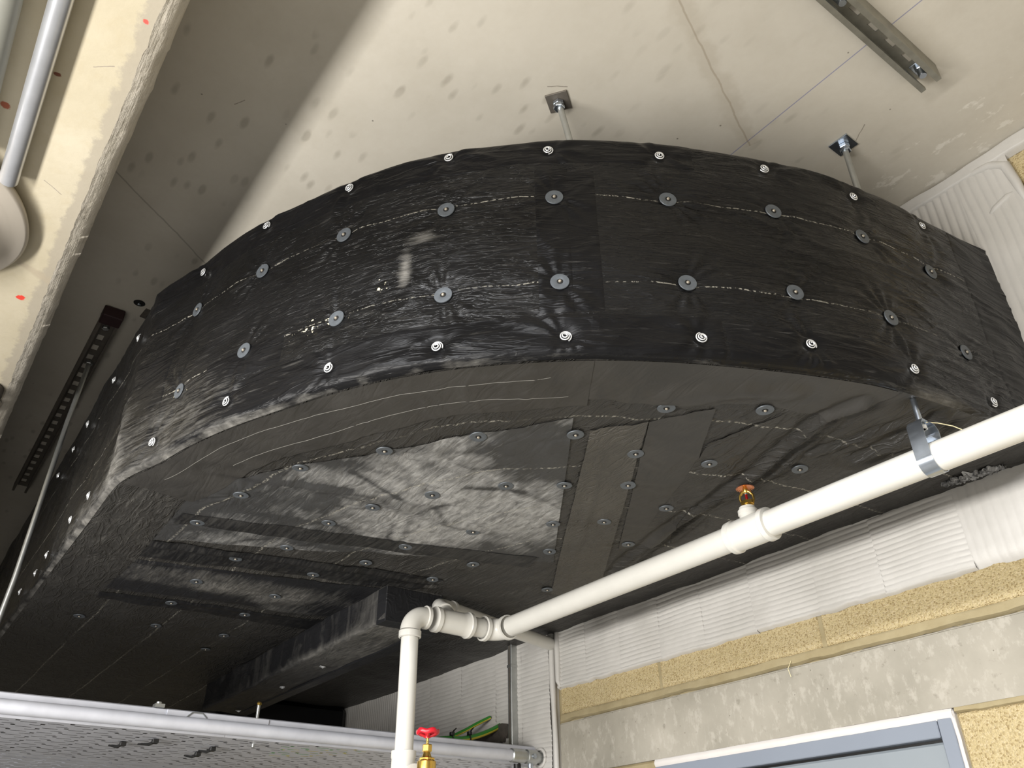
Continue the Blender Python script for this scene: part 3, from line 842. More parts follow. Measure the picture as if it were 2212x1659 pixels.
quad_sheet([(-2.64,-1.62),(-2.98,-1.63),(-2.86,-.80),(-2.46,-.77)], 'foil_box', .0015, name='lagging_sheet', dustf=lambda X, Y: .25+fbm(X*4, Y*4, 3)*.9)
quad_sheet([(-3.102,-1.626),(-3.019,-1.638),(-2.911,-.788),(-3.057,-.776)], 'foil_strap', .0028, dust=.2)
quad_sheet([(-2.20,-1.62),(-2.28,-1.62),(-2.02,-.58),(-1.93,-.60)], 'foil_strap', .0040, dust=.32)

# thin scratched cords running along the underside band
def scratch(sa, sb, d0, amp, seed, r=.0006):
    s = np.linspace(sa, sb, 60); x, y, nx, ny = cur(s)
    D = d0 + fbm(s*3, s*0+seed, 3)*amp
    X, Y = x-nx*D, y-ny*D; cd = curve_dist(X, Y)
    Z = ZB - bot_h(X, Y)*bot_fade(cd) - .0032
    return MB().tube(list(zip(X, Y, Z)), r, 4)
MT['seamline'] = simple('pale_seam', srgb(112, 110, 104), .6)
obj('seam_line', scratch(.12, 1.24, .075, .02, 3), MT['seamline'], duct)
obj('seam_line', scratch(.30, 1.28, .150, .012, 9), MT['seamline'], duct)

# ---- washers and pins
def washer_mesh():
    mb = MB().lathe((0,0,-.001), (0,0,1), [(0,.0200),(.0012,.0203),(.0026,.0196),(.0030,.0120),(.0021,.0075),(.0019,.0065)], 28)
    return mb
def pin_mesh(): return MB().lathe((0,0,.0009), (0,0,1), [(0,.0034),(.002,.0034),(.0034,.0026),(.0040,.0008)], 12)
def collar_mesh(): return MB().lathe((0,0,.0012), (0,0,1), [(0,.0068),(.0004,.0064),(.0005,.0010)], 16)
def spiral_mesh():
    P = []; n = 64; turns = 2.5
    for i in range(n):
        t = i/(n-1); a = t*turns*2*PI; r = .0125*(1-t)+.0024*t
        P.append((r*math.cos(a), r*math.sin(a), .002+.0055*t))
    mb = MB().tube(P, .0014, 8)
    return mb
def base_disc(): return MB().lathe((0,0,-.001), (0,0,1), [(0,.0135),(.0014,.0135),(.0016,.010)], 20)
Z0 = thing('prototype_stub', '', '', (0,0,0))
w_proto = obj('washer', washer_mesh(), MT['washer'], Z0, origin=(0,0,0))
h_proto = obj('washer_hole', collar_mesh(), MT['hole'], w_proto, origin=(0,0,0))
p_proto = obj('pin', pin_mesh(), MT['pin'], w_proto, origin=(0,0,0))
s_proto = obj('spiral_pin', spiral_mesh(), MT['spiral'], Z0, origin=(0,0,0))
first = {'w': True, 's': True}
DO = Vector(duct['_o'])
def place(kind, p, n, spin=0.0, sc=1.0):
    proto = w_proto if kind == 'w' else s_proto
    q = Vector(n).to_track_quat('Z', 'Y')
    rot = (q.to_matrix() @ Matrix.Rotation(spin, 3, 'Z')).to_euler()
    if first[kind]: o = proto; first[kind] = False; new = False
    else: o = proto.copy(); COL.objects.link(o); new = True
    o.parent = duct; o.location = Vector(p) - DO; o.rotation_euler = rot; o.scale = (sc,)*3
    if kind == 'w' and new:
        for ch in (h_proto, p_proto):
            c = ch.copy(); COL.objects.link(c); c.parent = o
    return o
rr = random.Random(5)
def side_frame(s, z, off):
    a = np.array([s]); b = np.array([z])
    p = np.array([c[0] for c in side_surf(a, b, off)])
    p1 = np.array([c[0] for c in side_surf(a+.02, b, off)]); p2 = np.array([c[0] for c in side_surf(a-.02, b, off)])
    p3 = np.array([c[0] for c in side_surf(a, b+.02, off)]); p4 = np.array([c[0] for c in side_surf(a, b-.02, off)])
    n = np.cross(p1-p2, p3-p4); n /= np.linalg.norm(n)
    x, y, nx, ny = cur(a); 
    if n[0]*nx[0]+n[1]*ny[0] < 0: n = -n
    n2 = V(nx[0], ny[0], 0)*.7 + n*.3
    return p, n2/np.linalg.norm(n2)
for s, z in W_SIDE:
    p, n = side_frame(s, z, .0048); place('w', p, n, rr.random()*6)
for s, z in P_SIDE + P_LEG:
    p, n = side_frame(s, z, .0060); place('s', p, n, rr.random()*6)
for x, y in W_BOT:
    cd = curve_dist(np.array([[x]]), np.array([[y]]))
    z = ZB - float(bot_h(np.array([[x]]), np.array([[y]]))[0, 0]*bot_fade(cd)[0, 0]) - .0052
    place('w', (x, y, z), (rr.uniform(-.06, .06), rr.uniform(-.06, .06), -1), rr.random()*6)

# white filler smeared over the edge by the wall
def smear():
    U, T = np.meshgrid(np.linspace(0, 1, 46), np.linspace(0, 1, 18), indexing='ij')
    half = (.022*np.sin(np.clip(U, .02, .98)*PI)**.5)*(1+fbm(U*14, U*0+3, 3)*1.5)
    X = -.90+.15*U + fbm(U*9, T*6, 2)*.01; Y = -.068+.022*U + (T-.5)*2*half
    Z = ZB-.006 - np.abs(fbm(U*22, T*9, 3))*.016 + (np.abs(T-.5)*2)**3*.008
    obj('filler_smear', MB().grid(X, Y, Z, uv=(X, Y), att={'dust': .25+1.3*np.abs(fbm(U*16, T*8, 3))}), MT['foil_smear'], duct, smooth=40)
MT['foil_smear'] = foil('smeared_filler', base=(.02,.02,.02), dust=(.6,.6,.6), amount=1.0, aniso=(40, 60, 1), wr=.5)
smear()

# ---- lagged box slung below the straight leg
def build_box():
    x0, x1, y0, y1, z0, z1 = -4.22, -2.425, -.862, -.645, 2.488, ZB+.01
    nx = 160
    t = np.linspace(0, 2*PI, 49)[:-1]
    # rounded-rectangle section
    def sec(r=.012):
        pts = []
        for cx, cy, a0 in ((y1-r, z1-r, 0), (y0+r, z1-r, 90), (y0+r, z0+r, 180), (y1-r, z0+r, 270)):
            for k in range(5):
                a = math.radians(a0+k*22.5); pts.append((cx+r*math.cos(a), cy+r*math.sin(a)))
        # subdivide
        out = []
        for i in range(len(pts)):
            p, q = np.array(pts[i]), np.array(pts[(i+1) % len(pts)])
            m = max(1, int(np.linalg.norm(q-p)/.012))
            for k in range(m): out.append(p+(q-p)*k/m)
        return np.array(out)
    sc = sec(); m = len(sc)
    xs = np.linspace(x0, x1, nx)
    X = np.repeat(xs[:, None], m+1, 1); Yc = np.r_[sc[:, 0], sc[0, 0]]; Zc = np.r_[sc[:, 1], sc[0, 1]]
    Y = np.repeat(Yc[None], nx, 0); Z = np.repeat(Zc[None], nx, 0)
    Y = Y + fbm(X*5, Z*9+Y*5, 3)*.007; Z = Z + fbm(X*5+4, Y*9, 3)*.007
    mb = MB().grid(X, Y, Z, att={'dust': .18+.5*np.exp(-((Z-z0)/.02)**2)*np.exp(-((X+2.95)/.4)**2)+.3*np.exp(-((X+2.5)/.12)**2)})
    nb = len(mb.v)
    for e, rev in ((0, False), (nx-1, True)):
        ids = [e*(m+1)+k for k in range(m)]
        mb.f.append(tuple(ids if rev else ids[::-1]))
    o = obj('lagged_box', mb, MT['foil_box'], duct, smooth=50)
    o['label'] = 'black wrapped box slung under the duct'
    tp = MB().grid(*[np.array(a) for a in (
        [[x0+.001, x0+.001],[x1, x1]], [[y0-.0035, y0-.0035]]*2, [[z1-.05, z1],[z1-.03, z1]])])
    obj('tape_strip', MB().bbox(x1-.06, x1+.003, y0-.003, y1+.003, z0-.003, z1-.012, .002), MT['foil_box'], duct)
    obj('tape_strip', MB().bbox(x0, x1-.06, y1-.05, y1+.004, z0-.006, z0+.05, .004), MT['foil_box'], duct)
build_box()
for x, y in ((-3.087,-.771), (-3.513,-.756), (-4.097,-.728)):
    place('s', (x, y, 2.482), (0, 0, -1), rr.random()*6)
for x, y in ((-2.62,-.48), (-3.05,-.40)): place('w', (x, y, ZB-.007), (0, 0, -1), rr.random()*6)
# drop section at the far left, deep in shadow
obj('lagged_drop', MB().bbox(-5.4, -4.36, -.60, -.03, 2.36, ZB+.005, .03), MT['foil_tape'], duct)
bpy.data.objects.remove(Z0, do_unlink=True)

# fibres and scraps on the underside
def fibre(path, r, label, cat='fibre', grp='loose pale fibres around the lagging'):
    o = obj('loose_fibre', MB().tube(path, r, 6), MT['wire']); return tag(o, label, cat, grp)

# ------------------------------------------------------------------ sprinkler pipework
PX, PY, PZ, PR = -2.281, -.507, 2.472, .0325
VY = -.848
pw = thing('sprinkler_pipework', 'white painted sprinkler pipe running under the duct, with elbow drop at its left end', 'pipe', (-1.2, PY, PZ-PR))
def ringed(mb, p, d, r, w=.013, h=.006):
    return mb.lathe(p, d, [(-w/2, r), (-w/2+.002, r+h), (w/2-.002, r+h), (w/2, r)], 32, close=False)
def elbow(mb, c, d0, d1, R, r, n=12, seg=28):
    """centre corner c, incoming direction d0 -> outgoing d1"""
    c = np.asarray(c, float); d0 = np.asarray(d0, float); d1 = np.asarray(d1, float)
    o = c - d0*R + d1*R
    path = []
    for k in range(n+1):
        a = k/n*PI/2
        path.append(o - d1*R*math.cos(a) + d0*R*math.sin(a))
    return mb.tube(path, r, seg, cap=True)
obj('pipe', MB().cyl((PX+.075, PY, PZ), (.6, PY, PZ), PR, 40), MT['pipe'], pw, smooth=60)
# tee carrying the sprinkler head
TX = -1.196
t = MB().lathe((TX-.062, PY, PZ), (1,0,0), [(0,.034),(.001,.0415),(.014,.0425),(.018,.0385),(.040,.0392),(.084,.0392),(.106,.0385),(.110,.0425),(.123,.0415),(.124,.034)], 40)
t.lathe((TX, PY, PZ), (0,0,1), [(0,.026),(.036,.0225),(.041,.0225),(.043,.0250),(.054,.0250),(.056,.0215),(.063,.0200)], 28)
obj('tee', t, MT['pipe2'], pw, smooth=40)
# left elbow, coupling run and tee towards the drop
e1 = elbow(MB(), (PX, PY, PZ), (1,0,0), (0,-1,0), .052, .036)
e1.v = [(2*PX-x, y, z) for x, y, z in e1.v]
e1.f = [f[::-1] for f in e1.f]
ringed(e1, (PX+.055, PY, PZ), (1,0,0), .036, .016, .005); ringed(e1, (PX, PY-.058, PZ), (0,1,0), .036, .016, .0055)
obj('elbow', e1, MT['pipe2'], pw, smooth=50)
obj('pipe', MB().cyl((PX, PY-.05, PZ), (PX, PY-.15, PZ), .0315, 32), MT['pipe'], pw, smooth=60)
t2 = MB().lathe((PX, PY-.115, PZ), (0,-1,0), [(0,.033),(.001,.0415),(.014,.043),(.018,.0385),(.04,.0375),(.09,.037),(.122,.036),(.126,.041),(.140,.041),(.142,.03)], 36)
# swept branch up and back
t2.tube([(PX, PY-.183, PZ), (PX-.030, PY-.182, PZ+.024), (PX-.062, PY-.180, PZ+.050)], [.033,.029,.0275], 24)
ringed(t2, (PX-.064, PY-.180, PZ+.052), (-.77,.04,.63), .0275, .014, .005)
obj('tee', t2, MT['pipe2'], pw, smooth=50)
e2 = elbow(MB(), (PX, VY, PZ), (0,-1,0), (0,0,-1), .050, .032)
ringed(e2, (PX, VY+.056, PZ), (0,1,0), .032, .014, .005); ringed(e2, (PX, VY, PZ-.062), (0,0,1), .030, .022, .0055)
obj('elbow', e2, MT['pipe2'], pw, smooth=50)
obj('pipe', MB().cyl((PX, VY, PZ-.05), (PX, VY, 2.03), .0272, 36), MT['pipe'], pw, smooth=60)
t3 = MB().lathe((PX, VY, 1.93), (0,0,1), [(0,.028),(.001,.036),(.02,.036),(.12,.0345),(.125,.0365),(.142,.0365),(.144,.028)], 32)
t3.lathe((PX, VY, 2.0), (1,0,0), [(0,.03),(.05,.028),(.052,.032),(.068,.032),(.07,.026)], 28)
t3.cyl((PX, VY, 1.5), (PX, VY, 1.94), .0272, 32)
obj('tee', t3, MT['pipe2'], pw, smooth=50)
# branch pipe back to the wall
bz0 = 2.561
b1 = MB().tube([(PX-.058,PY-.180,PZ+.047),(PX-.082,PY-.179,PZ+.068),(PX-.104,PY-.172,PZ+.082),(PX-.118,PY-.155,PZ+.088),(PX-.124,PY-.132,bz0),(PX-.131,PY-.105,bz0)], .0262, 24)
ringed(b1, (PX-.131, PY-.105, bz0), (-.28,.95,0), .0262, .014, .004)
obj('elbow', b1, MT['pipe2'], pw, smooth=50)
obj('pipe', MB().cyl((PX-.126, PY-.122, bz0), (-2.60, -.012, bz0+.006), .0252, 30), MT['pipe'], pw, smooth=60)

# sprinkler head
SX = TX+.004
zb = PZ+.066
sh = obj('sprinkler_head', MB().lathe((SX,PY,zb-.004), (0,0,1), [(0,.011),(.004,.013),(.008,.0125)], 24).hexnut((SX,PY,zb+.003), (0,0,1), .0165, .010), MT['brass'], pw, smooth=30)
sh['label'] = 'brass upright sprinkler head with copper deflector and red bulb'
def arm(sx):
    dx, dy = .81*sx, .59*sx
    P = [(SX+dx*.0130,PY+dy*.0130,zb+.008), (SX+dx*.0165,PY+dy*.0165,zb+.018), (SX+dx*.0160,PY+dy*.0160,zb+.028), (SX+dx*.010,PY+dy*.010,zb+.037), (SX+dx*.002,PY+dy*.002,zb+.041)]
    return MB().tube(P, [.0038,.0034,.0034,.0040,.0046], 10)
for sx in (-1, 1): obj('frame_arm', arm(sx), MT['brass'], sh, smooth=60)
obj('boss', MB().lathe((SX,PY,zb+.035), (0,0,1), [(0,.0035),(.004,.0062),(.012,.0068),(.018,.0045),(.0215,.0045)], 18), MT['brass'], sh, smooth=40)
obj('bulb', MB().lathe((SX,PY,zb+.010), (0,0,1), [(0,.002),(.002,.0034),(.022,.0034),(.026,.0015)], 14), MT['bulb'], sh, smooth=60)
obj('bulb_seat', MB().lathe((SX,PY,zb+.030), (0,0,1), [(0,.0030),(.004,.0046),(.006,.003)], 14), MT['zinc'], sh, smooth=60)
def deflector():
    n = 24; top = []; mb = MB(); vs = []; fs = []
    z0 = zb+.052
    rings = [(.0045, .0014), (.013, .0004), (.0175, -.0012)]
    m = n*4
    for (r, dz) in rings:
        for k in range(m):
            a = 2*PI*k/m; vs.append((SX+r*math.cos(a), PY+r*math.sin(a), z0+dz))
    for k in range(m):
        a = 2*PI*k/m; tooth = (k % 4) in (0, 1)
        r = .0235 if tooth else .0178; vs.append((SX+r*math.cos(a), PY+r*math.sin(a), z0-(.0045 if tooth else .0014)))
    for i in range(3):
        for k in range(m):
            k2 = (k+1) % m; fs.append((i*m+k, i*m+k2, (i+1)*m+k2, (i+1)*m+k))
    nb = len(vs); vs += [(x, y, z+.0013) for x, y, z in vs]
    fs += [tuple(i+nb for i in f[::-1]) for f in fs]
    mb.add(vs, fs); return mb
obj('deflector', deflector(), MT['copper'], sh, smooth=25)

# pipe hanger with strap
HX = -.716
hg = thing('pipe_hanger', 'zinc strap hanger on a short rod, clasping the white pipe near its right end', 'hanger', (HX, PY, PZ-PR))
def strap():
    w2 = .017; th = .0016; r = PR+.001
    path = []
    for k in range(0, 25):
        a = math.radians(-205 + 230*k/24); path.append((r*math.cos(a), r*math.sin(a)))
    top = .082
    L = [(-.0235, top), (-.0335, top-.012), (-.0345, .03)]
    Rr = [(.0345, .03), (.0335, top-.012), (.0225, top)]
    P = [(-.004, top)] + L + [(r*math.cos(math.radians(a)), r*math.sin(math.radians(a))) for a in range(185, 356, 9)] + Rr + [(.004, top)]
    mb = MB(); vs = []; n = len(P)
    for y, z in P:
        sc = (math.hypot(y, z)+th)/max(1e-6, math.hypot(y, z))
        for xx in (-w2, w2):
            vs.append((HX+xx, PY+y, PZ+z)); vs.append((HX+xx, PY+y*sc, PZ+z*sc))
    fs = []
    for i in range(n-1):
        a = i*4; b = a+4
        fs += [(a, a+2, b+2, b), (a+1, b+1, b+3, a+3), (a, b, b+1, a+1), (a+2, a+3, b+3, b+2)]
    fs += [(0, 1, 3, 2), ((n-1)*4, (n-1)*4+2, (n-1)*4+3, (n-1)*4+1)]
    mb.add(vs, fs); return mb
obj('strap', strap(), MT['zinc'], hg, smooth=40)
obj('rod', MB().cyl((HX,PY,PZ+.070), (HX,PY,ZB+.04), .0065, 16), MT['zinc'], hg, smooth=40)
obj('nut', MB().hexnut((HX,PY,PZ+.083), (0,0,1), .0115, .009), MT['zinc'], hg, smooth=20)
obj('nut', MB().hexnut((HX,PY,PZ+.070), (0,0,1), .0115, .009), MT['pipe2'], hg, smooth=20)
obj('inner_tab', MB().box(HX-.010, HX+.010, PY+.004, PY+.030, PZ+.052, PZ+.0535).box(HX-.016, HX+.017, PY+.031, PY+.0325, PZ+.036, PZ+.06), MT['zinc'], hg, smooth=0)

# gate valve
gx, gy = -2.150, VY
gv = thing('gate_valve', 'small brass gate valve with a red handwheel beside the white drop pipe', 'valve', (gx, gy, 1.93))
def wheel():
    mb = MB(); n = 60; m = 14; vs = []; fs = []
    for k in range(n):
        a = 2*PI*k/n; lob = .5+.5*math.cos(5*a)
        R = .0280 + .0022*lob; zz = 2.104 + .0045*lob
        for j in range(m):
            b = 2*PI*j/m
            vs.append((gx+(R+.0042*math.cos(b))*math.cos(a), gy+(R+.0042*math.cos(b))*math.sin(a), zz+.0072*math.sin(b)))
    for k in range(n):
        for j in range(m):
            k2 = (k+1) % n; j2 = (j+1) % m
            fs.append((k*m+j, k2*m+j, k2*m+j2, k*m+j2))
    mb.add(vs, fs)
    for k in range(5):
        a = 2*PI*(k+.5)/5+.2
        mb.tube([(gx, gy, 2.096), (gx+.013*math.cos(a), gy+.013*math.sin(a), 2.097), (gx+.026*math.cos(a), gy+.026*math.sin(a), 2.103)], [.006,.0045,.0045], 8)
    mb.lathe((gx, gy, 2.090), (0,0,1), [(0,.008),(.010,.010),(.016,.007)], 18)
    return mb
obj('handwheel', wheel(), MT['red'], gv, smooth=60)
obj('stem', MB().cyl((gx,gy,2.05), (gx,gy,2.094), .0038, 14), MT['brass'], gv)
obj('packing_nut', MB().hexnut((gx,gy,2.054), (0,0,1), .0140, .020, .2), MT['brass'], gv, smooth=20)
obj('bonnet', MB().lathe((gx,gy,1.985), (0,0,1), [(0,.024),(.018,.0265),(.044,.0265),(.048,.022),(.052,.018),(.058,.013),(.070,.009)], 28).hexnut((gx,gy,2.030), (0,0,1), .0235, .009, .1), MT['brass'], gv, smooth=35)
obj('body', MB().lathe((gx-.075,gy,1.972), (1,0,0), [(0,.024),(.02,.026),(.075,.030),(.108,.028),(.111,.034),(.130,.034),(.134,.026)], 30).lathe((gx,gy,1.94), (0,0,1), [(0,.02),(.02,.028),(.05,.025)], 24), MT['brass'], gv, smooth=35)

# ------------------------------------------------------------------ ceiling hangers
def ceiling_hanger(x, y, ztop_bend, rot, label, bend=(0, 0), mat='zinc', r=.0085):
    h = thing('ceiling_hanger', label, 'hanger', (x, y, ZT), 'threaded rods hanging the duct from the ceiling')
    p = MB().bbox(-.030, .030, -.030, .030, -.005, -.0002, .0008)
    c, s_ = math.cos(rot), math.sin(rot)
    p.v = [(x+a*c-b*s_, y+a*s_+b*c, ZC+d) for a, b, d in p.v]
    obj('plate', p, MT['strutdk' if mat != 'zinc' else 'zinc'], h, smooth=0)
    obj('nut', MB().hexnut((x,y,ZC-.006), (0,0,-1), .0155, .013), MT['zinc'], h, smooth=20)
    obj('nut', MB().hexnut((x+.001,y,ZC-.020), (0,0,-1), .0155, .012, .8), MT['zinc'], h, smooth=20)
    obj('rod', MB().tube([(x,y,ZC-.004), (x+bend[0]*.4,y+bend[1]*.4,ZC-.12), (x+bend[0],y+bend[1],ZT-.02)], r, 14), MT['galv'], h, smooth=60)
    return h
ceiling_hanger(-1.100, -1.146, 0, .62, 'grey threaded rod with square plate on the ceiling, above the middle of the duct bend', (.02, .045), 'dull')
ceiling_hanger(-.739, -.386, 0, .02, 'bright threaded rod with square plate, above the right part of the duct', (.0, .0))
ceiling_hanger(-2.71, -1.755, 0, .1, 'shadowed ceiling plate half hidden behind the duct top, near the left', (.0, .0), 'dull')

an = thing('ceiling_anchor', 'dark drilled anchor hole with a steel stud in the ceiling left of the duct', 'anchor', (-2.66, -1.81, ZC-.01))
obj('hole', MB().lathe((-2.66,-1.81,ZC-.0008), (0,0,-1), [(0,.020),(.0004,.018)], 18), MT['hole'], an)
obj('stud', MB().lathe((-2.66,-1.81,ZC-.001), (0,0,-1), [(0,.006),(.006,.006),(.008,.003)], 12), MT['zinc'], an)

# slotted channel on the ceiling, upper right
def channel(x0, x1, y0, y1, depth, along, slots, slot_w, wall_t=.002, lip=.008, zt=ZC):
    """open side down; along = 'x' or 'y'. built along local u, across v"""
    if along == 'y': u0, u1, v0, v1 = y0, y1, x0, x1
    else: u0, u1, v0, v1 = x0, x1, y0, y1
    mb = MB()
    def bx(a0, a1, b0, b1, c0, c1):
        if along == 'y': mb.box(b0, b1, a0, a1, c0, c1)
        else: mb.box(a0, a1, b0, b1, c0, c1)
    for (b0, b1) in ((v0, v0+wall_t), (v1-wall_t, v1)): bx(u0, u1, b0, b1, zt-depth, zt-.001)
    bx(u0, u1, v0+wall_t, v0+lip, zt-depth, zt-depth+wall_t); bx(u0, u1, v1-lip, v1-wall_t, zt-depth, zt-depth+wall_t)
    bx(u0, u1, v0+lip-wall_t, v0+lip, zt-depth+wall_t, zt-depth+lip*.8); bx(u0, u1, v1-lip, v1-lip+wall_t, zt-depth+wall_t, zt-depth+lip*.8)
    web = MB(); vm = (v0+v1)/2
    def wb(a0, a1, b0, b1):
        if along == 'y': web.box(b0, b1, a0, a1, zt-.0045, zt-.001)
        else: web.box(a0, a1, b0, b1, zt-.0045, zt-.001)
    wb(u0, u1, v0+wall_t, vm-slot_w/2); wb(u0, u1, vm+slot_w/2, v1-wall_t)
    prev = u0
    for a, b in slots:
        wb(prev, a, vm-slot_w/2, vm+slot_w/2); prev = b
    wb(prev, u1, vm-slot_w/2, vm+slot_w/2)
    return mb, web
sc = thing('strut_channel', 'short slotted steel channel bolted to the ceiling at the upper right', 'channel', (-.464, -.75, ZC-.058))
m1, m2 = channel(-.492, -.436, -1.02, -.424, .058, 'y', [(-.90+.075*k, -.90+.075*k+.038) for k in range(6)], .016, .0025, .0135)
obj('channel', m1, MT['strut'], sc, smooth=0); obj('slotted_web', m2, MT['strut'], sc, smooth=0)
for yb in (-.455, -.80):
    b = MB().hexnut((-.464, yb, ZC-.006), (0,0,-1), .0125, .012).lathe((-.464,yb,ZC-.018), (0,0,-1), [(0,.010),(.022,.010),(.024,.009)], 16)
    bo = obj('bolt', b, MT['zinc'], sc, smooth=25)
    obj('square_washer', MB().bbox(-.482, -.446, yb-.020, yb+.020, ZC-.0075, ZC-.0048, .001), MT['zinc'], sc, smooth=0)

# slotted channel in the shadow on the left
sd = thing('strut_channel', 'long slotted channel with a dark end cap on the shadowed ceiling, left of the duct', 'channel', (-3.6, -1.868, ZC-.041))
m1, m2 = channel(-4.55, -2.80, -1.904, -1.838, .041, 'x', [(-4.5+.08*k, -4.5+.08*k+.042) for k in range(21)], .022, .0025, .010)
obj('channel', m1, MT['strutdk'], sd, smooth=0); obj('slotted_web', m2, MT['strutdk'], sd, smooth=0)
obj('end_cap', MB().bbox(-2.80, -2.735, -1.906, -1.836, ZC-.044, ZC-.002, .003), MT['cap'], sd, smooth=0)
obj('nut', MB().hexnut((-2.865, -1.871, ZC-.006), (0,0,-1), .013, .014), MT['galv'], sd, smooth=20)

lr = thing('hanger_rod', 'galvanised hanger rod dropping past the left end of the duct', 'rod', (-3.0, -1.905, 2.2))
obj('rod', MB().tube([(-3.1, -1.868, ZC-.036), (-3.06, -1.882, 3.2), (-3.02, -1.895, 2.6), (-2.99, -1.915, 2.25)], .0085, 14), MT['galv'], lr, smooth=60)
obj('nut', MB().hexnut((-3.1, -1.868, ZC-.036), (0,0,-1), .014, .012), MT['galv'], lr, smooth=20)

# ------------------------------------------------------------------ cable tray and conduit
TZ = 2.137
def tray_base(x0, x1, y0, y1, shift):
    """perforated base: staggered short holes between rows of long thin slots, really cut"""
    mb = MB()
    rows = []
    x = x0 - .020; k = 0
    while x > x1 + .02:
        rows.append((x, k)); x -= .020; k += 1
    def strip(xa, xb, ya, yb):
        mb.add([(xa,ya,TZ),(xb,ya,TZ),(xb,yb,TZ),(xa,yb,TZ)], [(0,3,2,1)])
    KIND = ((.0075, .14, 0.0, .012), (.0032, .07, .015, .042), (.0075, .14, .07, .012), (.0032, .07, .045, .030))
    prevx = x0
    for (xr, k) in rows:
        hw, py, off, ln = KIND[k % 4]
        strip(xr+hw, prevx, y0, y1)
        ya = y0; n = int((y0-shift)/py)-1
        while True:
            h0 = shift+n*py+off; h1 = h0+ln; n += 1
            if h1 > y1-.006: break
            if h0 > y0+.006: strip(xr-hw, xr+hw, ya, h0); ya = h1
        strip(xr-hw, xr+hw, ya, y1)
        prevx = xr-hw
    strip(x1, prevx, y0, y1)
    return mb
def tray(y0, y1, label, rail_x, shift):
    x1 = rail_x-1.2
    t_ = thing('cable_tray', label, 'cable tray', (rail_x-.3, (y0+y1)/2, TZ), 'perforated cable trays')
    obj('perforated_base', tray_base(rail_x, x1, y0, y1, shift), MT['tray'], t_, smooth=0, recalc=False)
    # near side: upright with rolled top and small lip
    P = [(0,0),(.004,-.001),(.005,.004),(.004,.015),(.003,.030),(.003,.050),(.002,.062),(-.004,.066),(-.014,.065),(-.016,.058)]
    ys = [y0, y1]
    def rail(xr, sgn):
        mb = MB(); vs = []; fs = []
        for yy in ys:
            for dx, dz in P: vs.append((xr+sgn*dx, yy, TZ+dz))
        m = len(P)
        for j in range(m-1): fs.append((j, j+1, m+j+1, m+j))
        mb.add(vs, fs); return mb
    obj('side_rail', rail(rail_x, 1), MT['tray'], t_, smooth=50)
    obj('side_rail', rail(x1, -1), MT['tray'], t_, smooth=50)
    return t_
tray(-1.235, -.02, 'perforated cable tray reaching the white wall, right length', -2.722, -1.2)
tray(-4.2, -1.2355, 'perforated cable tray, left length at the bottom left corner', -2.721, -1.25)
cp = thing('tray_coupler', 'flat galvanised coupling strip joining the two cable tray lengths', 'coupler', (-2.71, -1.3, TZ+.05))
obj('plate', MB().bbox(-2.717, -2.714, -1.42, -1.10, TZ+.018, TZ+.062, .0008), MT['tray'], cp, smooth=0)
obj('hook', MB().tube([(-2.712,-1.36,TZ+.046),(-2.711,-1.345,TZ+.060),(-2.711,-1.315,TZ+.060),(-2.712,-1.30,TZ+.048)], .0022, 6), MT['galv'], cp)
for yy in (-1.445,): obj('screw', MB().lathe((-2.728, yy, TZ+.064), (0,0,1), [(0,.004),(.012,.004),(.0125,.008),(.018,.008)], 10).box(-2.74,-2.71,yy-.014,yy+.014,TZ+.065,TZ+.075), MT['galv'], cp)
for yy in (-1.40, -1.28, -1.16): obj('rivet', MB().lathe((-2.7145, yy, TZ+.030), (1,0,0), [(0,.008),(.0015,.008),(.004,.004)], 12), MT['tray'], cp)

cd_ = thing('conduit', 'grey galvanised conduit along the cable tray, ending in a coupler at the white wall', 'conduit', (-2.69, -1.5, 2.14))
obj('tube', MB().cyl((-2.685, -4.2, 2.158), (-2.685, -.14, 2.158), .0200, 28), MT['tray'], cd_, smooth=60)
obj('coupler', MB().lathe((-2.685,-.165,2.158), (0,1,0), [(0,.0200),(.004,.0245),(.06,.0245),(.064,.0210),(.072,.0210),(.074,.0255),(.118,.0255),(.120,.0200),(.150,.0200)], 28), MT['galv'], cd_, smooth=40)
obj('set_screw', MB().cyl((-2.685,-.072,2.140), (-2.685,-.072,2.108), .010, 14, .001).lathe((-2.662,-.072,2.158), (1,0,0), [(0,.009),(.008,.009)], 12), MT['zinc'], cd_, smooth=40)
obj('seal', MB().tube([(-2.685+.031*math.cos(a), -.024, 2.158+.031*math.sin(a)) for a in np.linspace(0, 2*PI, 25)], .006, 8), MT['white'], cd_, smooth=180)

tr = thing('tray_rod', 'short threaded rod standing up from the cable tray', 'rod', (-2.80, -1.11, TZ))
obj('rod', MB().cyl((-2.80,-1.11,TZ-.01), (-2.80,-1.11,2.262), .0055, 12), MT['galv'], tr)
obj('burr', MB().lathe((-2.80,-1.11,2.256), (.2,.2,1), [(0,.006),(.006,.0085),(.010,.006)], 9), MT['brass'], tr)

# vertical channel on the far wall
vs_ = thing('wall_strut', 'narrow galvanised upright fixed to the white wall behind the tray', 'upright', (-2.835, -.04, 1.6))
obj('upright', MB().bbox(-2.852, -2.826, -.052, -.018, 1.6, ZB+.03, .002), MT['galv'], vs_, smooth=0)
obj('groove', MB().box(-2.843, -2.835, -.0535, -.051, 1.6, ZB+.03), MT['strutdk'], vs_, smooth=0)
for zz in (2.52,): obj('joint_sleeve', MB().bbox(-2.854, -2.824, -.0545, -.018, zz, zz+.012, .001), MT['galv'], vs_, smooth=0)
tag(obj('black_cable', MB().tube([(-2.73,-.10,2.14),(-2.732,-.095,2.05),(-2.73,-.09,1.6)], .014, 14), MT['black'], smooth=60), 'black cable dropping behind the end of the grey conduit', 'cable')

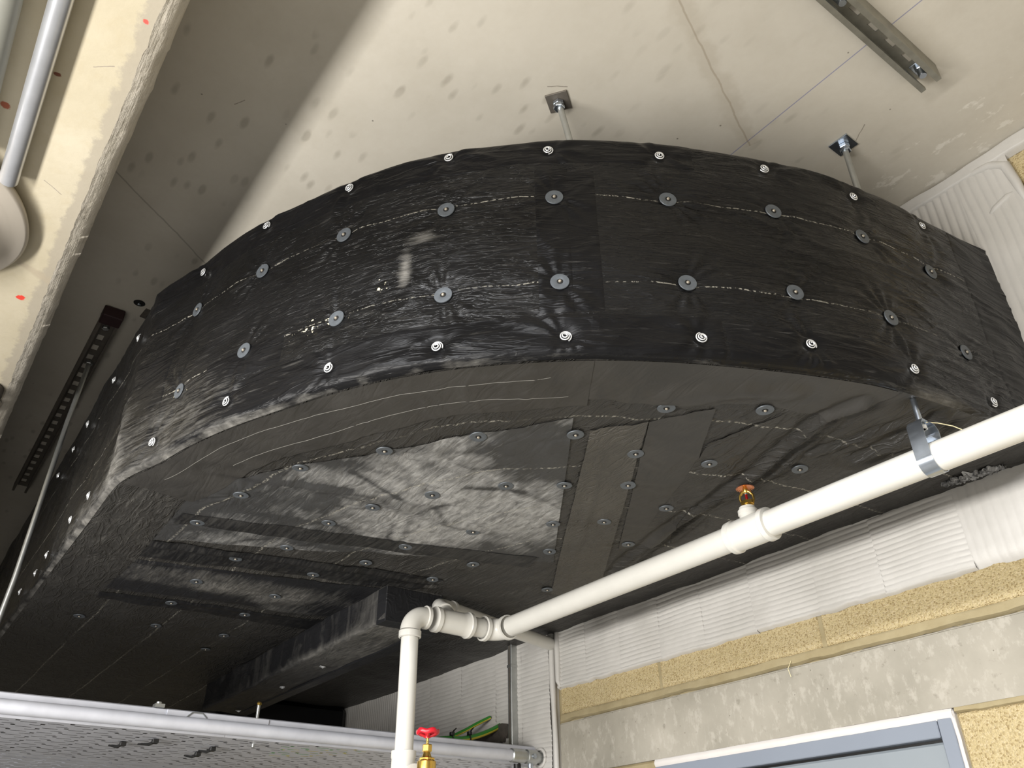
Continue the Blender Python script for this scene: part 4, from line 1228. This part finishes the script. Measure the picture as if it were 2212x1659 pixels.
# earth cables with ties, and the dark torn pad behind them
def cable(path, r, label):
    P = crom(np.array(path), 10) if len(path) > 3 else np.array(path)
    mb = MB().tube(list(P), r, 12)
    m = len(P); ang = np.tile(np.arange(12)/12.0, m); ln = np.repeat(np.arange(m)/8.0, 12)
    mb.uv = np.stack([ln, ang+.15], 1)
    return tag(obj('earth_cable', mb, MT['cable'], smooth=60), label, 'cable', 'earth cables on the tray')
cable([(-2.95,-.95,2.152),(-2.95,-.75,2.165),(-2.95,-.456,2.212),(-2.95,-.30,2.238),(-2.95,-.203,2.246),(-2.95,-.137,2.262),(-2.952,-.075,2.285),(-2.955,-.03,2.306),(-2.957,.0,2.322)], .0105, 'thick green and yellow earth cable rising from the tray to the wall')
cable([(-3.06,-.95,2.150),(-3.06,-.8,2.158),(-3.05,-.45,2.205),(-3.04,-.25,2.25),(-3.03,-.16,2.285),(-3.02,-.09,2.322),(-3.01,-.03,2.352)], .0075, 'thinner green and yellow earth cable behind the thick one')
def tie(p, d, label, lay):
    t_ = thing('cable_tie', label, 'cable tie', p, 'black cable ties on the tray')
    d = np.asarray(d, float); mb = MB(); _, u, w2 = mb.frame(d)
    P = [np.asarray(p)+ (u*math.cos(a)+w2*math.sin(a))*lay for a in np.linspace(0, 2*PI, 17)]
    obj('band', mb.tube(P, .0028, 6), MT['black'], t_)
    hx, hy, hz = np.asarray(p)+V(.004, 0, lay+.004)
    obj('head', MB().bbox(hx-.009, hx+.009, hy-.008, hy+.008, hz-.006, hz+.007, .002), MT['black'], t_)
    obj('tail', MB().tube([(hx,hy,hz), (hx+.004,hy+.006,hz+.012), (hx+.006,hy+.016,hz+.022)], [.004,.0035,.002], 6), MT['black'], t_)
tie((-2.95,-.258,2.243), (0,1,.2), 'black cable tie on the earth cable, nearer the red handwheel', .0125)
tie((-2.95,-.175,2.252), (0,1,.3), 'black cable tie on the earth cable, nearer the wall', .0125)
def pad():
    rng2 = random.Random(4)
    top = [(-3.20,2.275),(-3.12,2.292),(-3.05,2.302),(-2.98,2.312),(-2.92,2.316),(-2.885,2.308),(-2.872,2.292)]
    bot = [(-2.88,2.27),(-2.895,2.255),(-2.905,2.262),(-2.915,2.242),(-2.93,2.25),(-2.945,2.228),(-2.96,2.24),(-2.975,2.222),(-3.0,2.215),(-3.1,2.21),(-3.2,2.215)]
    ring = top+bot
    mb = MB(); n = len(ring)
    vs = [(x, -.034, z) for x, z in ring] + [(x, -.020, z) for x, z in ring]
    mb.add(vs, [tuple(range(n))] + [(i, (i+1) % n, n+(i+1) % n, n+i) for i in range(n)])
    return tag(obj('torn_pad', mb, MT['darkpad'], smooth=0), 'dark torn foam pad on the white wall under the earth cables', 'pad')
pad()
# cut tie ends poking through the tray base
for i, (x, y, lb) in enumerate(((-2.96,-1.47,'black cable tie stub under the left tray, beside the thick tie loop'), (-2.86,-1.40,'bent black cable tie loop under the left tray'), (-2.92,-1.20,'black cable tie stub just right of the tray joint'), (-3.05,-1.205,'lower black cable tie stub right of the tray joint'))):
    t_ = thing('cable_tie', lb, 'cable tie', (x, y, TZ), 'cable tie ends under the tray')
    obj('head', MB().bbox(x-.010, x+.010, y-.009, y+.009, TZ-.014, TZ-.0005, .002), MT['black'], t_)
    obj('tail', MB().tube([(x,y,TZ-.008), (x-.02,y-.012,TZ-.014), (x-.045-.03*(i == 1),y-.03,TZ-.008)], [.005,.005,.003], 6), MT['black'], t_)

# ------------------------------------------------------------------ things under the beam, left edge
ZBM = 3.13
c1 = thing('conduit', 'shiny steel conduit fixed under the beam at the upper left', 'conduit', (-1.2, -2.265, ZBM-.05))
obj('tube', MB().cyl((-1.75, -2.256, ZBM-.024), (1.5, -2.256, ZBM-.024), .0200, 32), MT['chrome'], c1, smooth=60)
obj('saddle', MB().bbox(-.72, -.69, -2.30, -2.224, ZBM-.05, ZBM-.001, .004), MT['galv'], c1, smooth=0)
c2 = thing('conduit', 'thick grey pipe under the beam at the top left corner', 'pipe', (-1.0, -2.352, ZBM-.06))
obj('tube', MB().cyl((-1.69, -2.341, ZBM-.029), (1.5, -2.341, ZBM-.031), .030, 32), MT['greypipe'], c2, smooth=60)
obj('saddle', MB().bbox(-.74, -.70, -2.39, -2.315, ZBM-.06, ZBM-.001, .004), MT['galv'], c2, smooth=0)

rf = thing('round_fitting', 'large round white fitting at the left edge, where the shiny conduit ends', 'fitting', (-1.96, -2.49, ZBM-.15))
RX, RY = -1.961, -2.491
obj('rim', MB().lathe((RX,RY,ZBM-.001), (0,0,-1), [(0,.264),(.012,.306),(.026,.311),(.036,.303),(.041,.280),(.046,.275),(.054,.247),(.056,.21)], 96), MT['fitting'], rf, smooth=60)
obj('dome', MB().lathe((RX,RY,ZBM-.055), (0,0,-1), [(0,.235),(.02,.233),(.05,.221),(.08,.195),(.105,.151),(.12,.095),(.128,.04)], 72), MT['dome'], rf, smooth=60)
jb = thing('conduit_box', 'small grey box with a white cap under the beam edge, low on the left border', 'box', (-2.85, -2.15, ZBM-.05))
obj('body', MB().lathe((-2.81,-2.159,ZBM-.001), (0,0,-1), [(0,.042),(.004,.052),(.028,.052),(.034,.047)], 32), MT['strutdk'], jb, smooth=50)
obj('cap', MB().lathe((-2.91,-2.151,ZBM-.001), (0,0,-1), [(0,.047),(.004,.053),(.022,.053),(.034,.038),(.038,.02)], 32), MT['fitting'], jb, smooth=50)

fibre([(-.735,-.46,2.585),(-.71,-.44,2.578),(-.685,-.43,2.562),(-.668,-.425,2.545)], .0011, 'pale curled fibre beside the pipe hanger')
fibre([(-1.505,-.006,2.285),(-1.512,-.018,2.262),(-1.508,-.016,2.238)], .0010, 'pale curled fibre hanging on the concrete lintel')
for k in list(bpy.data.objects):
    if '_o' in k: del k['_o']
